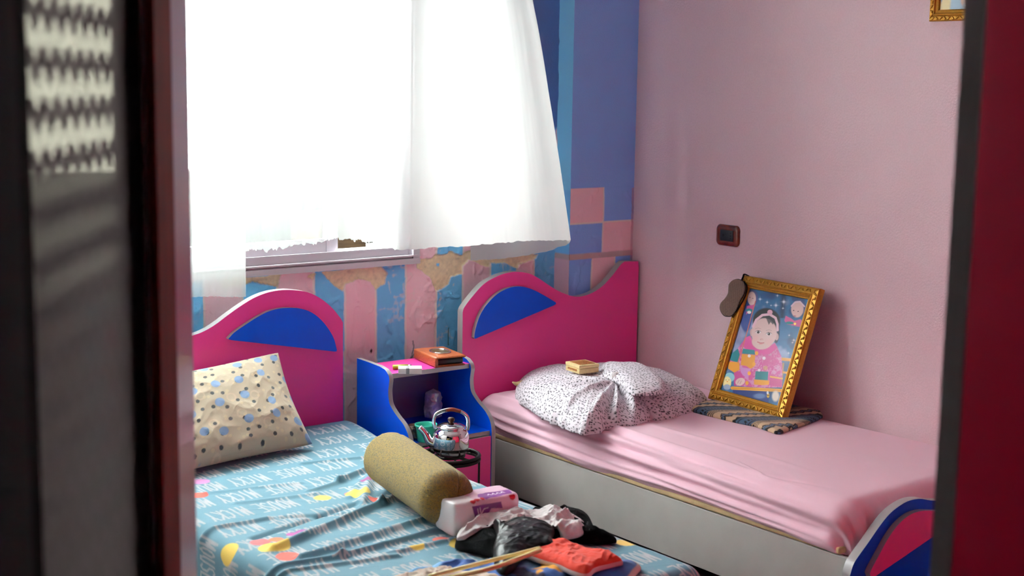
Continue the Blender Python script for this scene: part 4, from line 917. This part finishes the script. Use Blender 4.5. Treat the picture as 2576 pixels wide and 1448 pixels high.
def homog(src, dst):
    A = []
    for (x, y), (u, v) in zip(src, dst): A += [[x, y, 1, 0, 0, 0, -u*x, -u*y, -u], [0, 0, 0, x, y, 1, -v*x, -v*y, -v]]
    return np.linalg.svd(np.array(A, float))[2][-1].reshape(3, 3)
def portrait():
    ins = .047; u = np.linspace(ins/FW, 1-ins/FW, 250); v = np.linspace(ins/FH, 1-ins/FH, 340); U, V_ = np.meshgrid(u, v, indexing='ij')
    P = BLp+ex*U[..., None]*FW+ev*V_[..., None]*FH+en*(-.006)
    Hm = homog([(u[0], v[-1]), (u[-1], v[-1]), (u[-1], v[0]), (u[0], v[0])], [(425, 188), (922, 262), (692, 1175), (185, 1035)])
    w_ = Hm[2, 0]*U+Hm[2, 1]*V_+Hm[2, 2]; X = (Hm[0, 0]*U+Hm[0, 1]*V_+Hm[0, 2])/w_; Y = (Hm[1, 0]*U+Hm[1, 1]*V_+Hm[1, 2])/w_
    c = np.ones(X.shape+(3,))*L(52, 108, 158)
    n1 = fbm(X/120, Y/120, 3); c = mix(c, L(150, 165, 205), sm(.0, .3, n1)); c = mix(c, L(40, 50, 95), sm(.05, .25, -n1)*.7)
    c = mix(c, L(150, 140, 175), .8*np.exp(-((X-320)/60)**2-((Y-560)/110)**2)); c = mix(c, L(60, 70, 120), .7*sm(700, 800, Y)*sm(640, 720, X))
    c = mix(c, L(24, 30, 60), .8*np.exp(-((X-700-(Y-300)*-.05)/26)**2)*(Y < 420))
    for (a, b, r) in ((640, 318, 9), (705, 288, 10), (567, 295, 6), (508, 272, 7), (800, 600, 6), (700, 340, 4), (650, 240, 5), (790, 620, 4), (760, 560, 4), (760, 710, 5), (600, 320, 3), (320, 520, 4)):
        q = np.hypot(X-a, Y-b); c = mix(c, L(245, 248, 255), np.exp(-(q/r)**2)); c = mix(c, L(225, 235, 255), .6*np.exp(-(abs(X-a)/2)**2-(abs(Y-b)/(r*2.4))**2)); c = mix(c, L(225, 235, 255), .6*np.exp(-(abs(Y-b)/2)**2-(abs(X-a)/(r*2.4))**2))
    def E(a, b, rx, ry, col, k=1.0, an=0, so=.08):
        nonlocal c
        ca, sa = math.cos(an), math.sin(an); x = (X-a)*ca+(Y-b)*sa; y = -(X-a)*sa+(Y-b)*ca
        c = mix(c, col, k*(1-sm(1-so, 1+so, np.hypot(x/rx, y/ry))))
    def Pg(pts, col, k=1.0, so=3):
        nonlocal c
        c = mix(c, col, k*(1-sm(-so, so, sdf(X, Y, pts))))
    def Ln(pts, w, col, k=1.0):
        nonlocal c
        c = mix(c, col, k*(1-sm(w-1.5, w+1.5, lined(X, Y, pts))))
    skin, pink, teal, mus = L(222, 190, 188), L(200, 84, 150), L(20, 130, 140), L(222, 150, 40)
    # small inset faces
    E(395, 380, 55, 160, L(28, 60, 140), .9); E(445, 262, 45, 60, L(90, 90, 140)); E(440, 270, 34, 55, skin); Pg([(400, 330), (470, 315), (455, 350), (395, 400)], pink); E(420, 365, 26, 16, teal); E(420, 380, 16, 12, L(240, 240, 235))
    for (a, b) in ((448, 268), (424, 262)): E(a, b, 5, 3, L(60, 40, 50))
    E(835, 330, 56, 66, L(80, 84, 130), .8); E(820, 345, 52, 66, skin, so=.1); Ln([(770, 320), (800, 288), (840, 282), (878, 320)], 6, L(232, 205, 220)); Pg([(725, 400), (770, 420), (800, 440), (850, 425), (868, 440), (850, 490), (740, 470), (715, 440)], L(206, 90, 150)); E(760, 458, 34, 12, teal); E(805, 464, 10, 10, L(240, 200, 90)); E(790, 355, 6, 3.5, L(60, 40, 50)); E(828, 362, 6, 3.5, L(60, 40, 50)); E(800, 400, 13, 4, L(190, 110, 120))
    # bench
    Ln([(700, 762), (800, 768)], 13, L(220, 150, 50)); Ln([(700, 872), (760, 880)], 9, L(220, 150, 50)); Ln([(718, 800), (705, 1000)], 8, L(200, 140, 60), .7)
    # figure
    E(565, 450, 116, 108, L(34, 30, 38)); E(650, 540, 28, 90, L(34, 30, 38), .8)
    coat = [(395, 590), (440, 640), (500, 690), (620, 650), (660, 660), (700, 740), (712, 850), (712, 1005), (560, 1012), (400, 1005), (300, 995), (300, 880), (250, 850), (262, 770), (320, 690)]
    Pg(coat, pink)
    nn = fbm(X/9, Y/9, 22); nn2 = fbm(X/40, Y/40, 25)
    ins_ = 1-sm(-3, 3, sdf(X, Y, coat)); c = mix(c, L(214, 160, 200), ins_*sm(-.05, .2, nn+nn2)*.7); c = mix(c, L(180, 60, 130), ins_*sm(.1, .3, -nn)*.5)
    Pg([(385, 590), (430, 570), (470, 640), (520, 690), (560, 700), (480, 740), (400, 690), (370, 640)], L(206, 70, 150)); Pg([(520, 700), (640, 625), (665, 665), (600, 720), (540, 730)], L(206, 70, 150))
    Pg([(270, 730), (330, 680), (350, 740), (335, 800), (265, 780)], teal); Pg([(250, 790), (345, 795), (345, 860), (300, 885), (248, 850)], mus)
    Pg([(372, 680), (470, 690), (475, 728), (365, 722)], teal); Pg([(362, 724), (478, 732), (470, 830), (440, 850), (400, 825), (355, 820)], mus)
    Pg([(350, 835), (440, 850), (420, 930), (360, 900)], L(206, 140, 200)); Pg([(482, 868), (592, 872), (588, 948), (478, 940)], teal); Pg([(470, 940), (602, 948), (600, 985), (540, 990), (470, 985)], mus)
    for x_ in range(490, 590, 12): Ln([(x_, 872), (x_-2, 942)], 2, L(10, 90, 105), .7)
    Pg([(612, 905), (714, 935), (710, 1005), (600, 990)], L(190, 70, 135)); Ln([(612, 915), (712, 930)], 7, L(232, 170, 90)); Pg([(300, 890), (350, 870), (390, 930), (350, 985), (300, 1000)], L(196, 74, 145))
    for (a, b) in ((488, 716), (466, 808), (428, 888), (410, 972)): E(a, b, 14, 18, L(232, 160, 50))
    for (a, b, r) in ((426, 740, 13), (552, 757, 14), (512, 860, 12)): E(a, b, r, r, L(245, 235, 245), .9)
    E(565, 840, 20, 20, L(190, 160, 90), .6)
    E(352, 962, 42, 32, skin, an=-.4); Ln([(330, 975), (345, 950)], 2.5, L(180, 140, 140)); Ln([(350, 980), (362, 955)], 2.5, L(180, 140, 140))
    # head
    E(443, 545, 14, 30, L(205, 165, 165)); E(655, 575, 16, 30, L(205, 165, 165)); E(548, 545, 106, 120, skin, so=.05); E(530, 620, 84, 62, skin, so=.08); E(520, 650, 50, 34, skin)
    Pg([(560, 420), (640, 440), (620, 475), (600, 455), (585, 478)], L(50, 40, 46), .85)
    Ln([(455, 495), (480, 440), (530, 400), (590, 392), (640, 420), (658, 470), (660, 520)], 10, L(232, 190, 205)); E(592, 375, 22, 20, L(226, 170, 190))
    E(470, 590, 34, 26, L(232, 170, 172), .35, so=.6); E(590, 620, 34, 26, L(232, 170, 172), .35, so=.6)
    for (a, b) in ((498, 540), (588, 553)):
        E(a, b, 22, 12, L(240, 232, 235), .8); E(a, b, 12, 11.5, L(38, 24, 28)); E(a-4, b-4, 2.5, 2.5, L(250, 250, 250)); Ln([(a-24, b-2), (a-8, b-14), (a+12, b-13), (a+24, b-2)], 2, L(80, 50, 55), .8); Ln([(a-24, b-28), (a, b-34), (a+22, b-28)], 2.5, L(160, 120, 120), .5)
    E(528, 598, 14, 8, L(205, 150, 150), .6, so=.4); E(520, 602, 3, 2, L(140, 80, 80), .7); E(540, 604, 3, 2, L(140, 80, 80), .7); Ln([(494, 622), (520, 630), (548, 628)], 3.5, L(190, 90, 100)); E(522, 637, 18, 5, L(214, 120, 125), .6, so=.4)
    Ln([(470, 290), (400, 560), (330, 800)], 3.5, L(206, 110, 90)); 
    # bench rail, jeans, toy chick
    Pg([(290, 1030), (600, 1045), (600, 1150), (420, 1100), (290, 1060)], L(26, 50, 120)); E(520, 1085, 50, 22, L(120, 150, 200), .6, so=.4)
    Ln([(285, 1018), (712, 1034)], 14, L(226, 158, 44)); Ln([(285, 1018), (712, 1034)], 3, L(160, 100, 30), .6)
    E(262, 925, 42, 40, L(150, 205, 215)); E(240, 970, 36, 52, L(240, 225, 160)); E(240, 1010, 30, 24, L(150, 165, 190)); E(232, 948, 3, 4, L(20, 20, 20)); E(256, 948, 3, 4, L(20, 20, 20)); E(243, 962, 7, 4, L(232, 140, 40))
    E(660, 1085, 30, 46, L(240, 225, 210), .9, so=.3); E(595, 1080, 12, 20, L(226, 180, 40), .9); Ln([(586, 1076), (604, 1080)], 2.5, L(20, 20, 20)); E(590, 1055, 9, 14, L(240, 240, 245), .8)
    return P, c
P, c = portrait(); gridmesh('photo_print', P, 'print', pf, c)

# eye mask
mk = [(1857.3, 701), (1868.4, 705.4), (1874, 713), (1874.5, 729.7), (1870.6, 742), (1861.8, 757), (1855, 775), (1848.5, 786), (1839.7, 795), (1824, 795.5), (1815.4, 788), (1810.4, 775), (1813, 762), (1824, 749.6), (1831, 737.5), (1832.5, 724), (1834, 714), (1844, 704)]
Pp = BLp+en*.017; pts = [at_pl(a, b, Pp, en) for a, b in mk]
uv = [(np.dot(q-BLp, ex), np.dot(q-BLp, ev)) for q in pts]; uv = [tuple(q) for q in spline([np.array(q) for q in uv], 6, True)]
em = empty('eye_mask', pts[0], 'black and tan checked eye mask hung on the portrait frame corner', 'eye mask')
G_, R_ = polar(uv, 90, 300); Uq, Vq = G_[..., 0], G_[..., 1]; th = .004*np.maximum(1-R_**4, 0)**.5
Pm = BLp+ex*Uq[..., None]+ev*Vq[..., None]+en*(.017+th)[..., None]
Pb = BLp+ex*Uq[::-1][::10][..., None]+ev*Vq[::-1][::10][..., None]+en*.0145
an = .35; a_ = Uq*math.cos(an)+Vq*math.sin(an); b_ = -Uq*math.sin(an)+Vq*math.cos(an); s_ = .0052
ck = cellmin(a_, b_, s_, 1, 1, 0, 2); c = np.ones(Uq.shape+(3,))*L(150, 122, 108); c = mix(c, L(28, 18, 20), 1-sm(.34, .46, ck)); c = mix(c, L(28, 18, 20), sm(.955, .97, R_))
gridmesh('mask_pad', np.concatenate([Pm, Pb], 0), 'fabric', em, np.concatenate([c, np.repeat(c[-1:], Pb.shape[0], 0)], 0), closed_v=True, flip=True)
s0 = at_pl(1866, 704, Pp, en); s1 = at_pl(1870, 690, Pp, en); s1 = BLp+ex*np.dot(s1-BLp, ex)+ev*(FH+.002)+en*.008
tube('elastic_strap', [s0, (s0+s1)/2+en*.002, s1+en*.004, s1-en*.02], .0055, 'blackcloth', em, 8, 5, flat=.4)
s2 = at_pl(1876, 716, Pp, en); s3 = at_pl(1858, 775, Pp, en)
tube('elastic_strap', [at_pl(1872, 708, Pp, en), at_pl(1879, 722, Pp, en), at_pl(1874, 745, Pp, en), at_pl(1862, 768, Pp, en), at_pl(1850, 785, Pp, en)], .003, 'blackcloth', em, 8, 5)

# floral pillow with gathered cover
flp = pxy([(1298, 972), (1320, 950), (1360, 940), (1430, 940), (1520, 930), (1600, 938), (1680, 950), (1740, 978), (1778, 1002), (1765, 1015), (1740, 1030), (1690, 1046), (1640, 1050), (1600, 1062), (1540, 1068), (1480, 1083), (1440, 1076), (1400, 1060), (1360, 1040), (1335, 1022), (1300, 1000)], .462)
flp = [tuple(q) for q in spline([np.array(q) for q in flp], 5, True)]
gp = at(1550, 935, 2, .60)[:2]
cenp = (-.62, -.52)
flp = [(a+(.006*math.sin(k*2.1)+.005*math.sin(k*3.7+1) if b < -.5 else 0), b+(.007*math.sin(k*1.7)+.004*math.sin(k*4.1) if b < -.45 else 0)) for k, (a, b) in enumerate(flp)]
FOLDP = [(*at(a, b, 2, .47)[:2], h_, w_) for a, b, h_, w_ in [(1420, 1050, .016, .016), (1480, 1078, .020, .014), (1520, 1072, -.014, .012), (1555, 1070, .018, .011), (1590, 1058, -.012, .012), (1612, 1056, .018, .011), (1660, 1045, .014, .014), (1720, 1030, .010, .018), (1350, 1020, .012, .018), (1330, 985, .008, .02)]]
def h_fl(X, Y, R):
    dx, dy = X-gp[0], Y-gp[1]; r = np.hypot(dx, dy)+1e-6; an = np.arctan2(dy, dx)
    rad = .016*(ridge(an*1.9+.6*fbm(dx*5, dy*5, 4), r*1.5, 61, 2)-.5)*sm(.01, .06, r)*np.exp(-(r/.42)**2)*1.6
    rad += .008*(ridge(an*2.6, r*3, 9, 2)-.5)*sm(.02, .1, r)
    for ex_, ey_, hh, ww in FOLDP:
        dd, t = segd(X, Y, (gp[0], gp[1]), (ex_, ey_)); rad += hh*np.exp(-(dd/(ww*(.5+t)))**2)*sm(0, .12, t)
    rad -= .016*np.exp(-(r/.02)**2)
    return rad+.012*fbm(X*6, Y*6, 12)+.004*ridge(X*14, Y*14, 3, 2)
def c_fl(X, Y, R):
    w = .004*fbm(X*20, Y*20, 2); c = np.ones(X.shape+(3,))*L(224, 216, 224)
    d = cellmin(X+w, Y+w, .0165, 21, 1.15, .5, .95); c = mix(c, L(58, 52, 62), 1-sm(.20, .26, d))
    d = cellmin(X+.008, Y+.009+w, .0165, 25, 3.6, .6, .9); c = mix(c, L(58, 54, 62), .9*(1-sm(.27, .34, d)))
    return c
zt_ = .446
fp = empty('pillow', (-.6, -.5, zt_), 'pillow in white cover with small dark floral print on the pink bed', 'pillow')
heap('pillow_cover', flp, zt_, h_fl, 'fabric', fp, c_fl, H0=.115, sharp=2.2, nr=150, nt_=560, cen=cenp)
# rolled flap of the cover on top, and gathered knot
def flap():
    poly = pxy([(1518, 900), (1560, 900), (1610, 903), (1650, 925), (1672, 945), (1668, 965), (1620, 972), (1585, 968), (1560, 945), (1520, 925)], .60)
    poly = [tuple(q) for q in spline([np.array(q) for q in poly], 6, True)]
    return heap('folded_flap', poly, .565, lambda X, Y, R: .008*(ridge(X*10, Y*8, 5, 2)-.4), 'fabric', fp, c_fl, H0=.035, sharp=3, nr=60, nt_=260)
flap()
kn = [tuple(at(1550+dx, 928+dy, 2, .594)) for dx, dy in ((-10, 4), (0, 0), (8, 5))]
crk = crumple('gathered_knot', (gp[0], gp[1], .572), .018, .018, .028, 'greycloth', 5, 'x', 'y', .4, .2)
crk.parent = fp; crk.matrix_parent_inverse = Matrix.Translation(fp.location).inverted(); del crk['label']; del crk['category']
tcn2 = at(1296, 972, 2, .475)
tt = tube('tied_corner', [(tcn2[0]+.06, tcn2[1]+.0, .485), (tcn2[0]+.02, tcn2[1]+.01, .482), (tcn2[0]-.005, tcn2[1]+.012, .492)], [.016, .010, .003], 'ivory', fp, 12)

# ivory inlaid box on the pillow
bxp = at(1465, 934, 2, .572)
ib = empty('inlaid_box', (bxp[0], bxp[1]+.05, .572), 'small ivory coloured box with brown inlaid lid resting on the floral pillow', 'box')
e1 = at(1497, 912, 2, .60)-at(1460, 918, 2, .60); rz_ = math.radians(-7)
bc = (at(1465, 912, 2, .605)[0], at(1465, 912, 2, .605)[1]); bs = .098
obox('box_body', bc, bs*.95, bs, .572, .592, rz_, 'ivory', ib, .002); ld = obox('box_lid', bc, bs*.97, bs*1.02, .593, .606, rz_, 'ivory', ib, .002)
obox('lid_inlay', bc, bs*.72, bs*.76, .6055, .6072, rz_, 'inlay', ld, .0003)
fx_ = (bc[0]-bs*.478*math.cos(rz_), bc[1]-bs*.478*math.sin(rz_))
obox('side_inlay', fx_, .002, bs*.66, .580, .588, rz_, 'inlay', ib, .0002)

# ------------------------------------------------------------------ pink wall: socket, hanging picture
sc_ = at(1833, 592, 0, 0)
so = empty('power_socket', (0, sc_[1], sc_[2]), 'brown framed power socket on the pink wall', 'socket')
def rrect(cy, cz, w, h, r, x, bul=0.0, n_=8):
    P = []
    for (sy, sz, a0) in ((1, 1, 0), (-1, 1, 90), (-1, -1, 180), (1, -1, 270)):
        for k in range(n_+1):
            a = math.radians(a0+90*k/n_); P.append(np.array([x, cy+sy*(w/2-r)+r*math.cos(a), cz+sz*(h/2-r)+r*math.sin(a)]))
    return P
def stack(name, layers, m, parent, smooth=True, cap=True):
    n_ = len(layers[0]); V = [v for l_ in layers for v in l_]; Fc = []
    for j in range(len(layers)-1):
        for k in range(n_): Fc.append([j*n_+k, j*n_+(k+1) % n_, (j+1)*n_+(k+1) % n_, (j+1)*n_+k])
    if cap: Fc.append([(len(layers)-1)*n_+k for k in range(n_)])
    return mesh(name, V, Fc, m, parent, smooth=smooth)
sy_, sz_ = sc_[1], sc_[2]; sw, shh = .128, .088
stack('cover_plate', [rrect(sy_, sz_, sw, shh, .02, -.0005), rrect(sy_, sz_, sw, shh, .02, -.004), rrect(sy_, sz_, sw-.008, shh-.008, .018, -.010), rrect(sy_, sz_, sw-.04, shh-.034, .010, -.0125), rrect(sy_, sz_, sw-.05, shh-.042, .004, -.011)], 'walnut', so)
ins_ = box('insert', (-.0128, sy_-.036, sz_-.0225), (-.009, sy_+.036, sz_+.0225), 'black', so, bev=.001)
for dz in (-.011, 0, .011): tube('pin_hole', [(-.0131, sy_-.022, sz_+dz), (-.0126, sy_-.022, sz_+dz)], .0028, 'dark', so, 12, 1)
tube('pin_hole', [(-.0131, sy_+.02, sz_), (-.0126, sy_+.02, sz_)], .006, 'dark', so, 14, 1)

hp = at(2339, 54, 0, -.02)
hf = empty('hanging_picture', (-.01, hp[1]-.3, hp[2]+.2), 'gold framed picture hanging high on the pink wall, cut by the frame edge', 'picture frame')
o3 = np.array([-.022, hp[1], hp[2]]); exh, evh, enh = np.array([0, -1.0, 0]), np.array([0, 0, 1.0]), np.array([-1.0, 0, 0])
ff = frame_obj('gold_frame', o3, exh, evh, enh, .62, .45, [(0, -.021), (0, .002), (.004, .006), (.016, .004), (.020, .009), (.024, .011), (.028, .006), (.036, .003), (.040, -.004)], 'gold', hf, False)
ornament(o3, exh, evh, enh, .62, .45, .0095, .0065, .016, ff, .0045, .0022)
u = np.linspace(.038, .582, 140); v = np.linspace(.038, .412, 110); U, V_ = np.meshgrid(u, v, indexing='ij'); P = o3+exh*U[..., None]+evh*V_[..., None]+enh*-.003
c = np.ones(U.shape+(3,))*L(110, 140, 165); c = mix(c, L(160, 170, 180), sm(-.1, .3, fbm(U*12, V_*12, 3))); c = mix(c, L(212, 190, 120), 1-sm(.02, .03, abs(U-.055))); c = mix(c, L(170, 130, 110), 1-sm(.8, 1.1, np.hypot((U-.145)/.025, (V_-.07)/.03))); c = mix(c, L(90, 120, 140), sm(.1, .3, fbm(U*25, V_*20, 9)))
gridmesh('painted_print', P, 'print', hf, c)

# ------------------------------------------------------------------ doorway: glazed door leaf and wardrobe
PB = CAM+ray(425, 724)*2.15; PA = CAM+ray(0, 724)*1.35
PB[2] = PA[2] = 0; dl = PB-PA; DL = np.linalg.norm(dl); dl /= DL; dn = np.array([dl[1], -dl[0], 0])
if np.dot(dn, CAM-PA) < 0: dn = -dn
def dx_(px_): q = at_pl(px_, 724, PA, dn); return float(np.dot(q-PA, dl))
door = bpy.data.objects.new('door_1', None); COL.objects.link(door); door['kind'] = 'structure'; door.location = Vector([float(q) for q in PA]); door.rotation_euler.z = math.atan2(dl[1], dl[0])
sgn = 1 if np.dot(np.array([-dl[1], dl[0], 0]), dn) > 0 else -1   # local +y or -y faces the camera
def dbox(name, L_, m, parent=door, bev=0):
    V = []
    o = boxes(name, L_, m); me = o.data; bpy.data.objects.remove(o)
    o = bpy.data.objects.new(name, me); COL.objects.link(o); o.parent = parent; return o
g0, g1 = dx_(88), dx_(366); s20 = dx_(18); b0, b1 = dx_(383), dx_(426)
def Yb(a, b): return (min(sgn*a, sgn*b), max(sgn*a, sgn*b))
y0, y1 = Yb(0, -.04)
dbox('door_frame', [((g1, y0, .02), (DL+.0, y1, 2.2)), ((s20-.0, y0, .02), (g0, y1, 2.2)), ((g0, y0, .02), (g1, y1, .28)), ((g0, y0, 2.1), (g1, y1, 2.2))], 'wood')
ya_, yb_ = Yb(.004, -.03); dbox('hinge_stile', [((-.35, ya_-.012, .02), (s20, yb_, 2.2))], 'dark')
ya_, yb_ = Yb(.010, -.0); tube_ = dbox('edge_bead', [((b0, ya_, .02), (DL+.002, yb_, 2.2))], 'bead')
gp_ = (g0, min(-sgn*.002, -sgn*.006), .28); gq_ = (g1, max(-sgn*.002, -sgn*.006), 2.1)
dbox('door_glass', [(gp_, gq_)], 'doorglass')
# pale edge strip at the free edge
q0 = CAM+ray(424, 724)*2.17; q1 = CAM+ray(483, 724)*2.33
q0[2] = q1[2] = 0
vdir = q1-q0; vv = vdir/np.linalg.norm(vdir); vn_ = np.array([-vv[1], vv[0], 0])
if np.dot(vn_, CAM-q0) < 0: vn_ = -vn_
V = []
for z in (.02, 2.2):
    for p in (q0, q1, q1-vn_*.03, q0-vn_*.03): V.append([p[0], p[1], z])
es = mesh('edge_strip', V, [(0, 1, 2, 3), (4, 7, 6, 5), (0, 4, 5, 1), (1, 5, 6, 2), (2, 6, 7, 3), (3, 7, 4, 0)], 'jamb', door)
tag(boxes('trim_1', [((RX0-.13, -1.52, 0), (RX0+.01, -1.495, 2.3)), ((RX0-.13, -4.255, 0), (RX0+.01, -4.23, 2.3)), ((RX0-.13, -4.25, 2.28), (RX0+.01, -1.5, 2.31))], 'jamb'), kind='structure')

wp = CAM+ray(2437, 724)*1.9
wd = empty('wardrobe', (wp[0]+.4, wp[1]-.35, 0), 'dark magenta wardrobe with grey edged door at the right, close to the doorway', 'wardrobe')
WL = 2.0  # unseen length added so the dark wardrobe keeps bounce light off the footboard
box('wardrobe_body', (wp[0], RY0+.005, .0), (wp[0]+WL, wp[1], 2.3), 'wardrobe', wd, bev=.001)
for k in range(4):
    a, b = wp[0]+k*WL/4+(.002 if k else 0), wp[0]+(k+1)*WL/4-.002
    dd = plate('wardrobe_door', [np.array([x, wp[1]+.034, z]) for x, z in ((a, .05), (b, .05), (b, 2.28), (a, 2.28))], (0, 1, 0), .032, 'wardrobe', wd, 'edge')
    hx = b-.04 if k % 2 == 0 else a+.04
    tube('handle', [(hx, wp[1]+.036, 1.0), (hx, wp[1]+.06, 1.02), (hx, wp[1]+.06, 1.12), (hx, wp[1]+.036, 1.14)], .005, 'edge', dd)
